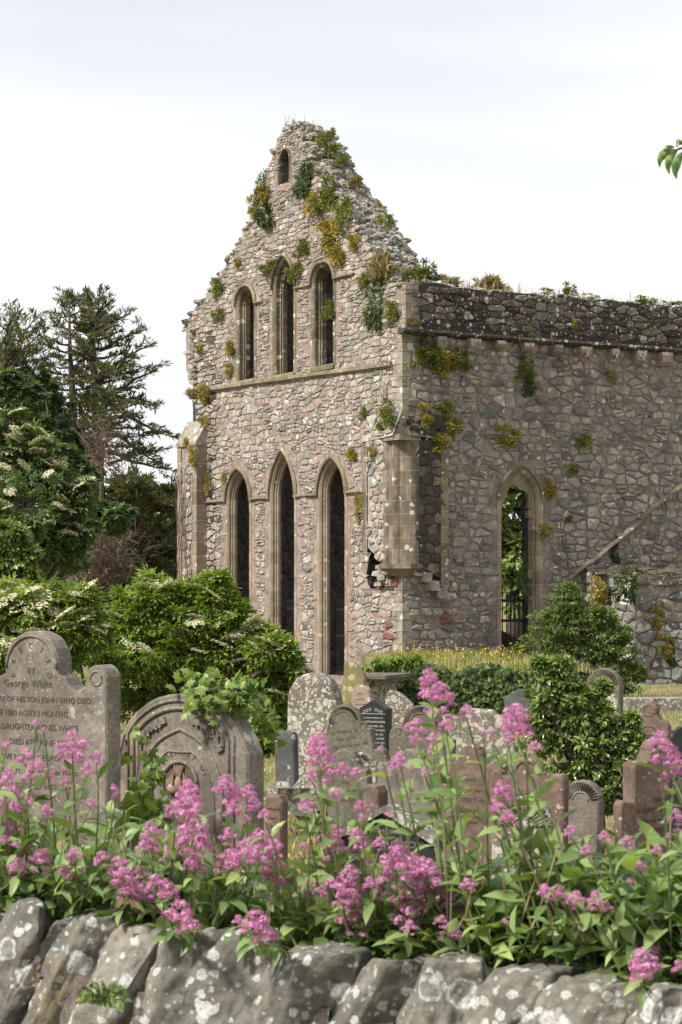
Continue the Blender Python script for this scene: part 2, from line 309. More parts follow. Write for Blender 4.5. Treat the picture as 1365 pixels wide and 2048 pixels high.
# ---------------------------------------------------------------- ground
def gz(x, y):
    """height of the graveyard ground"""
    return 0.10*math.sin(x*.45+1)*math.cos(y*.21)+.05*math.sin(x*1.3+y*.8)-.12*max(0, min(1, (y-30)/15))*(1 if x > 3 else .3)
gm, t = newmat('graveyard_turf')
co = nd(t, 'ShaderNodeTexCoord').outputs['Object']
a = nd(t, 'ShaderNodeTexNoise', None, Vector=co, Scale=.5, Detail=8.0, Roughness=.7)
b = nd(t, 'ShaderNodeTexNoise', None, Vector=co, Scale=14.0, Detail=8.0, Roughness=.8)
gc = ramp(t, a.outputs[0], [(.3, (.13, .15, .05)), (.5, (.30, .26, .12)), (.65, (.42, .36, .20))])
finish(t, mixc(t, 1.0, gc, ramp(t, b.outputs[0], [(.3, .5), (.7, 1.0)]), 'MULTIPLY'), .95, b.outputs[0], .8, .05)
xs = np.concatenate([[-900, -300, -90, -40], np.arange(-20, 24.1, 1.0), [45, 90, 300, 900]])
ys = np.concatenate([[-300, -60, -8], np.arange(0, 62.1, 1.0), [80, 120, 300, 1200]])
V = [(x, y, gz(x, y) if (-21 < x < 25 and -1 < y < 63) else 0) for y in ys for x in xs]
nx = len(xs); Fq = [(j*nx+i, j*nx+i+1, (j+1)*nx+i+1, (j+1)*nx+i) for j in range(len(ys)-1) for i in range(nx-1)]
tag(build('ground', V, Fq, gm), kind='structure')

# ---------------------------------------------------------------- the ruin: frame of the corner
C0 = np.array((1.264, 45.8)); DG = np.array((-.5198, .8543)); DS = np.array((.8543, .5198))
def W(w, s, z):
    """w along the gable (away to the left), s along the side wall (away to the right)"""
    q = C0+w*DG+s*DS; return Vector((q[0], q[1], z))
def gab(px, py, off=0.0):      # photo point -> (w, z) on the gable plane s = -off
    a = (px-CX)/F; x0, y0 = C0-off*DS
    w = (x0-a*y0)/(-DG[0]+a*DG[1]); Y = y0+w*DG[1]
    return w, ZC+(HY-py)/F*Y
def sid(px, py, off=0.0):
    a = (px-CX)/F; x0, y0 = C0-off*DG
    s = (a*y0-x0)/(DS[0]-a*DS[1]); Y = y0+s*DS[1]
    return s, ZC+(HY-py)/F*Y
fG = lambda u, v, o: W(u, -o, v)       # gable face frame, o outward
fS = lambda u, v, o: W(-o, u, v)       # side face frame
TH = 1.2
church = empty('ruined_church', W(0, 0, 0), label='roofless medieval stone church gable and side wall with pointed lancet openings', cat='ruined church')

# ---- pointed openings
class Arch:
    def __init__(s, uc, a, spring, apex, bot):
        s.uc, s.a, s.sp, s.bot = uc, a, spring, bot
        h = apex-spring; s.c = (h*h-a*a)/(2*a); s.R = a+s.c
    def path(s, inset, nl=0, na=12, gap=.009, block=.30, joints=True):
        """list of (u, v, is_joint_after)"""
        a = s.a-inset; Rr = s.R-inset; pts = []
        n = max(1, round((s.sp-s.bot)/block)); H = s.sp-s.bot
        left = []
        for k in range(n):
            left += [(-a, s.bot+H*k/n+gap/2, 0), (-a, s.bot+H*(k+1)/n-gap/2, 1)]
        th1 = math.acos(max(-1, min(1, s.c/Rr)))
        nb = max(3, round(s.R*math.acos(s.c/s.R)/block))
        for k in range(nb):
            for q in range(4):
                f = (k+[.02, .34, .66, .98][q])/nb; th = th1*f
                left.append((s.c-Rr*math.cos(th), s.sp+Rr*math.sin(th), 1 if q == 3 else 0))
        right = [(-u, v, 0) for u, v, j in left[::-1]]
        fl = [j for _, _, j in left]; m = len(left)
        allp = left+right
        js = fl[:-1]+[1]+[fl[m-2-i] for i in range(m-1)]+[0]
        return [(s.uc+u, v, j) for (u, v, _), j in zip(allp, js)]
    def outline(s, inset=0, n=9):
        a = s.a-inset; Rr = s.R-inset; th1 = math.acos(max(-1, min(1, s.c/Rr))); L = [(-a, s.bot)]
        L += [(s.c-Rr*math.cos(th1*k/n), s.sp+Rr*math.sin(th1*k/n)) for k in range(n+1)]
        Rg = [(-u, v) for u, v in L[:-1]][::-1]
        return [(s.uc+u, v) for u, v in L+Rg]
    def inside(s, u, v, m=0.0):
        u = abs(u-s.uc); a = s.a+m
        if v < s.bot-m or u > a: return False
        if v <= s.sp: return True
        return (u+s.c)**2+(v-s.sp)**2 < (s.R+m)**2
def sweep(arch, prof, fr, mb, jit=.004):
    paths = [arch.path(i) for i, d in prof]
    for k in range(len(paths[0])-1):
        if k == 0 or paths[0][k-1][2]: r = random.random()
        for p in range(len(prof)-1):
            a0, a1, b0, b1 = paths[p][k], paths[p][k+1], paths[p+1][k], paths[p+1][k+1]
            d0, d1 = prof[p][1], prof[p+1][1]; j = a0[2]
            o = -.006 if j else jit*(r-.5)
            mb.add([fr(a0[0], a0[1], d0+o), fr(a1[0], a1[1], d0+o), fr(b1[0], b1[1], d1+o), fr(b0[0], b0[1], d1+o)], [(0, 1, 2, 3)], r, float(j))
def bridge(arch, i0, d0, i1, d1, fr, mb, drop=0):
    A = arch.outline(i0); B = arch.outline(i1)
    if i1 < 0: B = [(u, v-(drop if k in (0, len(B)-1) else 0)) for k, (u, v) in enumerate(B)]
    n = len(A)
    mb.add([fr(u, v, d0) for u, v in A]+[fr(u, v, d1) for u, v in B], [(k, k+1, k+1+n, k+n) for k in range(n-1)]+[(n-1, 0, n, 2*n-1)])

def wc(px, py): return gab(px, py)
GW = 9.30
lanc = []
for px, apy, a, sppy in ((477.5, 943, .53, 4.03), (566, 906, .53, 4.03), (665, 921, .53, 4.03)):
    w, _ = gab(px, apy); Y = C0[1]+w*DG[1]
    lanc.append(Arch(w, a, sppy, ZC+(HY-apy)/F*Y, .12))
upl = []
for px, apy, a, sp, bpy_ in ((492, 577, .40, 8.55, 762), (568.5, 516, .44, 8.75, 750), (647, 531, .43, 8.68, 733)):
    w, z = gab(px, apy); _, zb = gab(px, bpy_)
    upl.append(Arch(w, a, sp, z, zb))
w, z = gab(569, 297); _, zb = gab(569, 366); topl = Arch(w, .22, z-.28, z, zb)
s_, z = sid(1041, 938); sidew = Arch(s_, .50, 3.85, z, .60)
garch = lanc+upl+[topl]

# ---- outlines of the gable
lp = [(372, 655), (373, 640), (385, 618), (400, 598), (413, 583), (424, 560), (440, 543), (455, 515), (468, 497), (480, 474), (492, 452), (503, 432), (507, 405), (520, 374), (530, 345), (545, 303), (553, 282), (563, 262), (570, 247), (575, 238)]
rp = [(586, 243), (600, 268), (612, 290), (630, 318), (650, 345), (668, 372), (692, 405), (712, 438), (730, 468), (748, 500), (765, 530), (785, 552), (803, 566)]
Lw = [gab(*p) for p in lp]; Rw = [gab(*p) for p in rp]
Rw[-1] = (0.0, 8.27)
front_top = Lw+Rw
bp = [(628, 250), (650, 262), (668, 270), (688, 298), (705, 335), (725, 368), (745, 395), (762, 412), (785, 445), (808, 475), (830, 510), (850, 540), (880, 560)]
Bw = [gab(px, py, -TH) for px, py in bp]
Bw[-1] = (0.0, 8.3)
# left half of the back edge mirrors the front
back_top = [(w+.0, z-.05) for w, z in Lw[:-3]]+[(Lw[-2][0]-.1, Lw[-2][1]-.05), ]+Bw
def resample(pl, n):
    L = [0]
    for a, b in zip(pl, pl[1:]): L.append(L[-1]+math.hypot(b[0]-a[0], b[1]-a[1]))
    out = []
    for k in range(n):
        d = L[-1]*k/(n-1); i = max(0, min(len(pl)-2, sum(1 for x in L if x <= d)-1))
        f = (d-L[i])/max(1e-9, L[i+1]-L[i]); out.append((pl[i][0]+(pl[i+1][0]-pl[i][0])*f, pl[i][1]+(pl[i+1][1]-pl[i][1])*f))
    return out
NT = 110
ft = resample(front_top, NT); bt = resample(back_top, NT)
ft = [(w+random.uniform(-.05, .05)*(0 < i < NT-1), z-.06+random.uniform(-.06, .04)) for i, (w, z) in enumerate(ft)]
bt = [(w, z-.04+random.uniform(-.06, .05)) for w, z in bt]
g_out = [(0.0, -.5)]+[(0.0, 8.2)]+ft[::-1][1:]+[(ft[0][0]-.02, 7.3), (GW-.12, 6.7), (GW-.12, -.5)]
def inpoly(u, v, poly):
    c = False; n = len(poly); j = n-1
    for i in range(n):
        (x1, y1), (x2, y2) = poly[i], poly[j]
        if (y1 > v) != (y2 > v) and u < (x2-x1)*(v-y1)/(y2-y1)+x1: c = not c
        j = i
    return c
def sheet(fr, outline, holes, o):
    pl = [[Vector((u, v, 0)) for u, v in outline]]+[[Vector((u, v, 0)) for u, v in h] for h in holes]
    tris = tessellate_polygon(pl); allp = [p for q in pl for p in q]
    return [fr(p.x, p.y, o) for p in allp], [tuple(x) for x in tris]
def sheet_grid(mb, fr, outline, holes, o): V, T = sheet(fr, outline, holes, o); mb.add(V, T)

HOLE = [gab(*p_) for p_ in ((733, 1150), (739, 1112), (751, 1096), (766, 1100), (762, 1128), (769, 1158), (754, 1182), (738, 1176))]
mb = MB()
sheet_grid(mb, fG, g_out, [a.outline() for a in garch]+[HOLE], 0.0)
hb = MB(); hn = len(HOLE); hcx = sum(p_[0] for p_ in HOLE)/hn; hcz = sum(p_[1] for p_ in HOLE)/hn
hb.add([fG(u, v, 0) for u, v in HOLE]+[fG(hcx+(u-hcx)*.7, hcz+(v-hcz)*.7, -.45) for u, v in HOLE]+[fG(hcx, hcz, -.5)], [(i, (i+1) % hn, (i+1) % hn+hn, i+hn) for i in range(hn)]+[(hn+i, hn+(i+1) % hn, 2*hn) for i in range(hn)])
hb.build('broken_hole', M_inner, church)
gface = mb.build('gable_wall_face', M_gabm, church)
# rubble wall core: back faces, tops, reveals
mb = MB()
b_out = [(0.0, -.5), (0.0, 8.2)]+bt[::-1][1:]+[(GW, -.5)]
sheet_grid(mb, fG, b_out, [a.outline(-.55 if a in lanc else -.28) for a in garch], -TH)
for a_ in garch:
    big = a_ in lanc
    bridge(a_, .12 if big else .10, -.21 if big else -.26, -.55 if big else -.28, -TH, fG, mb)
# north side wall, broken off in a long diagonal
nw = [(0, -.5), (0, 8.2), (3.2, 8.2), (4.6, 7.0), (5.6, 4.2), (6.4, 2.6), (7.6, 1.2), (9.0, .6), (9.0, -.5)]
for w_ in (GW, GW-TH): mb.add([W(w_, s, z) for s, z in nw], [tuple(range(len(nw)))])
mb.add([W(GW, s, z) for s, z in nw]+[W(GW-TH, s, z) for s, z in nw], [(i, i+1, i+1+len(nw), i+len(nw)) for i in range(len(nw)-1)])
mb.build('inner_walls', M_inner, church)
# end return of gable on the far left
mb = MB()
mb.add([W(GW-.12, 0, -.5), W(GW-.12, 0, 8.3), W(GW, TH, 8.3), W(GW, TH, -.5)], [(0, 1, 2, 3)])
n = NT
mb.add([fG(w, z, 0) for w, z in ft]+[fG(w, z, -TH) for w, z in bt], [(i, i+1, i+1+n, i+n) for i in range(n-1)])
mb.build('gable_wallhead', M_gabm, church)

# ---- side wall
SL = 16.0
SO = .0
s_out = [(0, -.5), (0, 8.22)]+[(.4*k, 8.26+random.uniform(-.10, .05)-.01*k*.1) for k in range(1, 40)]+[(SL, 8.2), (SL, -.5)]
mb = MB(); sheet_grid(mb, fS, s_out, [sidew.outline()], 0.0); mb.build('side_wall_face', M_sidem, church)
mb = MB(); sheet_grid(mb, fS, s_out, [sidew.outline(-.42)], -TH)
bridge(sidew, .13, -.25, -.42, -TH, fS, mb)
mb.add([fS(s, z, 0) for s, z in s_out[1:-1]]+[fS(s, z, -TH) for s, z in s_out[1:-1]], [(i, i+1, i+len(s_out)-1, i+len(s_out)-2) for i in range(len(s_out)-3)])
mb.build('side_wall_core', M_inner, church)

# ---- rubble stones
def cells(u0, u1, v0, v1, du, dv, seed, drop=.12, jit=.36):
    rd = random.Random(seed); nu = int((u1-u0)/du)+3; nv = int((v1-v0)/dv)+3; G = {}
    for j in range(-1, nv):
        for i in range(-1, nu):
            if rd.random() < drop: continue
            G[(i, j)] = (i+.5*(j % 2)+rd.uniform(-jit, jit)*1.1, j+rd.uniform(-jit, jit)*.6)
    out = []
    for (i, j), (px, py) in G.items():
        poly = [(px-1.4, py-1.2), (px+1.4, py-1.2), (px+1.4, py+1.2), (px-1.4, py+1.2)]
        for dj in (-2, -1, 0, 1, 2):
            for di in (-2, -1, 0, 1, 2):
                q = G.get((i+di, j+dj))
                if q is None or (di == 0 and dj == 0): continue
                nx_, ny_ = q[0]-px, q[1]-py; cc = ((q[0]+px)*nx_+(q[1]+py)*ny_)/2
                new = []; L = len(poly)
                for k in range(L):
                    a, b = poly[k], poly[(k+1) % L]
                    da = a[0]*nx_+a[1]*ny_-cc; db = b[0]*nx_+b[1]*ny_-cc
                    if da <= 0: new.append(a)
                    if (da < 0 < db) or (db < 0 < da):
                        f = da/(da-db); new.append((a[0]+(b[0]-a[0])*f, a[1]+(b[1]-a[1])*f))
                poly = new
                if len(poly) < 3: break
            if len(poly) < 3: break
        if len(poly) >= 3: out.append([(u0+x*du, v0+y*dv) for x, y in poly])
    return out
def stone(mb, poly, fr, h, gap, rd, r=None, rough=.016, base=-.01):
    n = len(poly); cx = sum(p[0] for p in poly)/n; cy = sum(p[1] for p in poly)/n
    P0 = []
    for k in range(n):
        a, b = poly[k], poly[(k+1) % n]
        L = math.hypot(b[0]-a[0], b[1]-a[1])
        if L < .02: P0.append(((a[0]+b[0])/2, (a[1]+b[1])/2)); continue
        for f in (.14, .5, .86): P0.append((a[0]+(b[0]-a[0])*f, a[1]+(b[1]-a[1])*f))
    n = len(P0); tx, ty = rd.uniform(-.35, .35), rd.uniform(-.3, .3)
    def ring(g, o, tl):
        V = []
        for x, y in P0:
            dx, dy = x-cx, y-cy; r_ = math.hypot(dx, dy); k = max(.1, (r_-g-rd.uniform(0, rough))/max(r_, 1e-6))
            V.append(fr(cx+dx*k, cy+dy*k, o+tl*(dx*tx+dy*ty)*k*h*3+rd.uniform(-.15, .15)*h*(tl > 0)))
        return V
    V = ring(gap, base, 0)+ring(gap, h*.55, .3)+ring(gap+h*.75, h, 1.0)+[fr(cx, cy, h*1.08)]
    Fc = []
    for q in range(2):
        for k in range(n): a, b = q*n+k, q*n+(k+1) % n; Fc.append((a, b, b+n, a+n))
    for k in range(n): Fc.append((2*n+k, 2*n+(k+1) % n, 3*n))
    mb.add(V, Fc, rd.random() if r is None else r)
def split(poly, rd):
    cx, cy = centroid(poly); th = rd.choice((0, 0, 1.57))+rd.uniform(-.3, .3); nx_, ny_ = -math.sin(th), math.cos(th); out = []
    for sg in (1, -1):
        new = []
        for k in range(len(poly)):
            a, b = poly[k], poly[(k+1) % len(poly)]
            da = sg*((a[0]-cx)*nx_+(a[1]-cy)*ny_); db = sg*((b[0]-cx)*nx_+(b[1]-cy)*ny_)
            if da <= 0: new.append(a)
            if da*db < 0: f = da/(da-db); new.append((a[0]+(b[0]-a[0])*f, a[1]+(b[1]-a[1])*f))
        if len(new) > 2: out.append(new)
    return out
def centroid(p): return sum(x for x, _ in p)/len(p), sum(y for _, y in p)/len(p)

rd = random.Random(5)
# gable: small flat slates above, mixed bigger rubble below
mb = MB()
sets = [(-.2, GW+.2, 6.65, 12.9, .32, .115, 31, .12), (-.2, GW+.2, -.3, 6.75, .29, .145, 32, .15)]
def jamb_clear(u, v): return not any(a.inside(u, v, .24 if a in lanc else (.17 if a is not topl else .12)) for a in garch)
for st in sets:
    for poly in cells(*st):
        u, v = centroid(poly)
        if v < st[2] or v > st[3]: continue
        if st[2] < 0 and v > 6.66: continue
        if st[2] > 1 and v < 6.72: continue
        if not inpoly(u, v, g_out) or u < .22 or inpoly(u, v, HOLE): continue
        if not jamb_clear(u, v) and not any(jamb_clear(*p) for p in poly): continue
        if u < 1.2 and .5 < v < 5.6 and v > 2.3: continue
        if any(not jamb_clear(*p) for p in poly):
            for q in split(poly, rd):
                for q2 in split(q, rd):
                    if jamb_clear(*centroid(q2)) and sum(jamb_clear(*p) for p in q2) >= len(q2)-1: stone(mb, q2, fG, rd.uniform(.012, .03), .008, rd)
            continue
        if rd.random() < .4:      # split into small pinning stones
            for q in split(poly, rd):
                if rd.random() < .8: stone(mb, q, fG, rd.uniform(.012, .035), rd.uniform(.008, .02), rd)
        else: stone(mb, poly, fG, rd.uniform(.008, .028), rd.uniform(.008, .026) if v < 6.7 else rd.uniform(.004, .018), rd)
mb.build('gable_rubble', M_gab, church)
# side wall
mb = MB(); mred = MB()
for poly in cells(-.1, 13, -.3, 7.3, .28, .165, 41, .17):
    u, v = centroid(poly)
    if not (0.2 < u < 12.8 and -.2 < v < 7.2) or sidew.inside(u, v, .20): continue
    if u < 1.0 and 2.4 < v < 5.5: continue
    if any(sidew.inside(*p, .19) for p in poly) and rd.random() < .5: continue
    q = mb if not (u < 1.2 and 1.2 < v < 2.1 and rd.random() < .18) else mred
    if rd.random() < .3:
        for pp in split(poly, rd):
            if rd.random() < .8: stone(mb, pp, fS, rd.uniform(.02, .04), rd.uniform(.008, .02), rd)
    else: stone(q, poly, fS, rd.uniform(.014, .038), rd.uniform(.008, .028), rd)
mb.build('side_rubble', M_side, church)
for poly in cells(.2, 1.0, 1.0, 1.9, .3, .13, 77, .2):
    u, v = centroid(poly)
    if .25 < u < .95 and rd.random() < .25: stone(mred, poly, lambda a, b, o: fG(a, b, o+.025), .02, .02, rd)
mred.build('red_rubble', M_redst, church)

# ---- parapet, string course, corbels
mb = MB()
zs = 7.33
po = [(s, z) for s, z in s_out[1:-1]]
mb.add([fS(s, z+.01, .13) for s, z in po]+[fS(s, zs, .13) for s, z in po]+[fS(s, z+.01, -.02) for s, z in po],
       [(i, i+1, i+1+len(po), i+len(po)) for i in range(len(po)-1)]+[(i, i+1, i+1+2*len(po), i+2*len(po)) for i in range(len(po)-1)])
mb.add([W(-.13, 0, zs), W(-.13, 0, 8.22), W(0, 0, 8.22), W(0, 0, zs)], [(0, 1, 2, 3)])
for poly in cells(0, 13, zs+.02, 8.3, .30, .135, 51, .12):
    u, v = centroid(poly)
    if .1 < u < 13 and zs+.06 < v < 8.17: stone(mb, poly, lambda a, b, o: fS(a, b, o+.13), rd.uniform(.008, .05), .008, rd)
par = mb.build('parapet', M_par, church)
mb = MB(); s = -.12
while s < 13:
    L = rd.uniform(.8, 1.5); dz = rd.uniform(-.008, .008)
    pr = [(-.0, zs+.02+dz), (.24, zs-.02+dz), (.25, zs-.07+dz), (.17, zs-.11+dz), (0, zs-.13+dz)]
    mb.prism(pr, lambda o, z, s=s: W(-o, s+.006, z), lambda o, z, s=s, L=L: W(-o, s+L-.006, z)); s += L
mb.build('string_course', M_par, church)
for px in (873, 937, 992, 1048, 1108, 1162, 1218, 1273, 1325, 1375, 1420):
    s, _ = sid(px, 690); mb = MB(); dw = rd.uniform(.085, .145); h = rd.uniform(.17, .29); s += rd.uniform(-.04, .04); k = rd.random()
    pr = [(-.02, zs-.13), (.24, zs-.13), (.25, zs-.20), (.20+.03*k, zs-.13-h*.75), (.12, zs-.13-h), (-.02, zs-.13-h-.03)]
    mb.prism(pr, lambda o, z: W(-o, s-dw, z), lambda o, z: W(-o, s+dw, z))
    if px in (1162, 1273, 1218):   # weathered heads
        for q in (-.05, .05): mb.box(W(-.25, s+q, zs-.24), (.05, .05, .06), Matrix.Rotation(.5, 3, 'Z'), jit=.01)
        mb.box(W(-.26, s, zs-.29), (.05, .05, .09), Matrix.Rotation(.5, 3, 'Z'), jit=.01)
    o = mb.build('corbel', M_side, church)
# ---- dressed stone: openings
SUR = {}
for a_ in lanc:
    mb = MB(); sweep(a_, [(-.10, .006), (0, .012), (.03, -.03), (.03, -.08), (.065, -.085), (.055, -.105), (.085, -.13), (.11, -.12), (.115, -.17), (.10, -.22)], fG, mb); SUR[id(a_)] = mb.build('lancet_surround', M_dress, church)
for a_ in upl:
    md = MB(); sweep(a_, [(-.11, .006), (0, .012), (.035, -.03), (.035, -.12), (.08, -.125), (.075, -.15), (.10, -.17), (.10, -.28)], fG, md); SUR[id(a_)] = md.build('lancet_surround', M_dressd, church)
md = MB(); sweep(topl, [(-.09, .006), (0, .01), (.02, -.05), (.03, -.30), (.10, -.30)], fG, md); md.build('lancet_surround', M_dressd, church)
mb = MB(); sweep(sidew, [(-.10, .008), (0, .014), (.05, -.05), (.05, -.10), (.09, -.13), (.07, -.18), (.10, -.20), (.11, -.26)], fS, mb)
SUR[id(sidew)] = mb.build('window_surround', M_dress, church)
# hood moulds
def hood(arch, fr, mb, wd=.075, off=.045, proj=.085, legs=0.0):
    A = arch.outline(-off, 14); B = arch.outline(-off-wd, 14)
    A = [(u, max(v, arch.sp-legs)) for u, v in A]; B = [(u, max(v, arch.sp-legs)) for u, v in B]
    n = len(A)
    V = [fr(u, v, .0) for u, v in A]+[fr(u, v, proj*.8) for u, v in A]+[fr(u*.5+x*.5, v*.5+y*.5, proj) for (u, v), (x, y) in zip(A, B)]+[fr(u, v, .02) for u, v in B]
    mb.add(V, [(q*n+i, q*n+i+1, (q+1)*n+i+1, (q+1)*n+i) for q in range(3) for i in range(n-1)])
def hoodpart(a_, fr, wd, legs):
    mb = MB(); hood(a_, fr, mb, wd, legs=legs); o = mb.build('hood_mould', M_hood, church); s_ = SUR[id(a_)]; o.parent = s_
for a_ in lanc+upl: hoodpart(a_, fG, .075 if a_ in lanc else .055, .02)
hoodpart(sidew, fS, .075, 0)
def strip(u0, u1, z, fr, h=.06, pr=.07, tilt=0.0, seg=.9):
    u = u0; mb = MB()
    while u < u1-.01:
        L = min(rd.uniform(.7, 1)*seg, u1-u); a = z+tilt*(u-u0); b = z+tilt*(u+L-u0); jz = rd.uniform(-.006, .006)
        pf = [(0, .02), (pr, -.01), (pr, -h*.6), (0, -h)]
        mb.prism(pf, lambda o, q: fr(u+.004, a+q+jz, o), lambda o, q: fr(u+L-.004, b+q+jz, o)); u += L
    mb.build('string_moulding', M_hood, church)
e = .11
strip(.75, lanc[2].uc-.53-e, 4.06, fG); strip(lanc[2].uc+.53+e, lanc[1].uc-.53-e, 4.06, fG); strip(lanc[1].uc+.53+e, lanc[0].uc-.53-e, 4.06, fG); strip(lanc[0].uc+.53+e, 8.75, 4.06, fG)
strip(.35, 8.5, 6.68, fG, .13, .09, .012)
u1_, z1_ = gab(711, 551); strip(u1_, upl[2].uc-.48, 8.70, fG); strip(upl[2].uc+.5, upl[1].uc-.52, 8.68, fG); strip(upl[0].uc-.85, upl[0].uc-.46, 8.56, fG)
for a_ in upl:   # sloping sills
    mb = MB()
    mb.prism([(-.3, .10), (.0, .03), (.05, .0), (.05, -.08), (-.3, -.08)], lambda o, q: fG(a_.uc-a_.a-.05, a_.bot+q, o), lambda o, q: fG(a_.uc+a_.a+.05, a_.bot+q, o)); mb.build('sill', M_hood, church)
# drip course over the lost lean-to
sa, za = sid(1140, 1152); sb, zb_ = sid(1380, 962); n = 7; mb = MB()
for i in range(n):
    f0, f1 = i/n, (i+1)/n-.008; j = rd.uniform(-.02, .02)+(.10 if i > 3 else 0)
    p = lambda o, q, f=f0, j=j: fS(sa+(sb-sa)*f+q*.55, za+(zb_-za)*f+q*.8+j, o)
    p2 = lambda o, q, f=f1, j=j: fS(sa+(sb-sa)*f+q*.55, za+(zb_-za)*f+q*.8+j, o)
    mb.prism([(0, .10), (.15, .03), (.16, -.05), (0, -.10)], p, p2)
mb.build('drip_course', M_shaft, church)
# ogee tracery head in the side window
mb = MB()
tp = []; a_ = sidew; o0 = a_.outline(.04, 14)
cus = []
for k in range(0, 41):
    f = k/40; th = math.pi*f
    r_ = .30+.07*abs(math.sin(th*2.5)); cus.append((a_.uc+math.cos(th)*r_*1.0, 3.70+math.sin(th)*r_*1.35))
ou = [(u, v) for u, v in o0 if v > 3.70]; ou = [(a_.uc-.46, 3.70)]+ou+[(a_.uc+.46, 3.70)]
poly = ou+cus
V, T = sheet(fS, poly, [], -.14); n = len(V); V2 = [fS(u, v, -.24) for u, v in poly]
mb.add(V+V2, T+[tuple(x+n for x in t_) for t_ in T]+[(i, (i+1) % n, (i+1) % n+n, i+n) for i in range(n)])
for z in (1.75, 2.2, 3.5):
    mb.prism([(-.14, .0), (-.26, .0), (-.26, .16), (-.14, .2)], lambda o, q: fS(a_.uc+.42, z+q, o), lambda o, q: fS(a_.uc+.33-.03*(q > .1), z+q*.8, o))
mb.build('window_tracery', M_dress, church)
# ---- quoins
mb = MB(); z = 5.62; k = 0
def quoin(w1, s1, z, h, mb, w0=0.0, s0=0.0, pr=.014, skip=()):
    q = [(w0-pr, s0-pr), (w0+w1, s0-pr), (w0+w1, s0+.04), (w0+.04, s0+.04), (w0+.04, s0+s1), (w0-pr, s0+s1)]
    mb.prism(q, lambda w, s: W(w, s, z+.005), lambda w, s: W(w, s, z+h-.006))
for za, zb2 in ((-.2, 2.25), (5.6, 7.2)):
    z = za; mb = MB()
    while z < zb2:
        h = rd.uniform(.17, .27); a, b = ((.38, .20), (.18, .36))[k % 2]; quoin(a*rd.uniform(.7, 1.1), b*rd.uniform(.7, 1.1), z, h, mb); z += h; k += 1
    mb.build('quoin_stones', M_quoin, church)
mb = MB()
z = zs-.1
while z < 8.2:
    h = .3; quoin(.25, .3, z, min(h, 8.24-z), mb, -.13, 0); z += h
mb.build('parapet_quoin', M_quoin, church)

# ---- clasping buttress on the near corner
near = MB(); nd_ = MB(); bpr = .22
def block_col(path, z0, z1, fr_h, mbx, closed=False):
    z = z0; k = 0
    while z < z1-.02:
        h = min(rd.uniform(.24, .36), z1-z)
        for (w0, s0), (w1, s1) in zip(path, path[1:]):
            mbx.add([W(w0, s0, z+.004), W(w1, s1, z+.004), W(w1, s1, z+h-.005), W(w0, s0, z+h-.005)], [(0, 1, 2, 3)])
        for (w0, s0), (w1, s1) in zip(path, path[1:]):
            mbx.add([W(w0, s0, z-.005), W(w1, s1, z-.005), W(w1, s1, z+.004), W(w0, s0, z+.004)], [(0, 1, 2, 3)], .5, 1.0)
        z += h
zt = 5.05
cham = [(.42, -bpr), (.36, -bpr), (.30, -bpr+.02), (.27, -bpr+.06), (.20, -.13), (.15, -.16), (.08, -.155), (.04, -.10), (.02, -.05), (-.04, -.02), (-.10, .02), (-bpr+.03, .10), (-bpr, .17), (-bpr, .26)]
block_col(cham, 2.50, zt, None, near)
# cap gablet over the chamfer and the sloped set-off
near.prism([(.44, -bpr-.02), (-bpr-.02, .30), (-bpr-.02, -bpr-.02)], lambda w, s: W(w, s, zt-.02), lambda w, s: W(w*.9+.02, s*.9+.02, zt+.10))
# bracket below the chamfer
near.prism([(.50, -bpr-.04), (.06, -bpr-.10), (-bpr-.06, .02), (-bpr-.04, .32), (.0, .1), (.1, 0)], lambda w, s: W(w, s, 2.50), lambda w, s: W(w, s, 2.40))
near.prism([(.48, -bpr-.02), (.06, -bpr-.07), (-bpr-.04, .02), (-bpr-.02, .30), (.0, .1), (.1, 0)], lambda w, s: W(w, s, 2.40), lambda w, s: W(w*.55+.08, s*.55+.04, 2.24))
block_col([(1.22, 0.0), (1.22, -bpr), (1.02, -bpr)], 2.75, zt+.0, None, near)
near.build('corner_shaft', M_shaft, church)
sd = MB(); block_col([(-bpr, .80), (-bpr, .99), (0, .99)], 2.05, zt, None, sd); sd.build('buttress_edge', M_dressd, church)
g1 = MB(); g1.add([W(1.03, -bpr+.02, 2.85), W(.41, -bpr+.02, 2.5), W(.41, -bpr+.02, zt), W(1.03, -bpr+.02, zt), W(1.03, 0, 2.85), W(.41, 0, 2.5)], [(0, 1, 2, 3), (0, 4, 5, 1)])
g2 = MB(); g2.add([W(-bpr+.02, .25, 2.45), W(-bpr+.02, .81, 2.2), W(-bpr+.02, .81, zt), W(-bpr+.02, .25, zt), W(0, .25, 2.45), W(0, .81, 2.2)], [(0, 1, 2, 3), (0, 1, 5, 4)])
for poly in cells(.38, 1.05, 2.3, zt, .24, .17, 61, .1):
    u, v = centroid(poly)
    if .42 < u < 1.02 and v > 2.5+max(0, u-.45)*.65: stone(g1, poly, lambda a, b, o: fG(a, b, o+bpr-.02), .03, .012, rd)
for poly in cells(.2, .85, 2.2, zt, .26, .2, 62, .1):
    u, v = centroid(poly)
    if .25 < u < .82 and v > 2.3: stone(g2, poly, lambda a, b, o: fS(a, b, o+bpr-.02), .02, .012, rd)
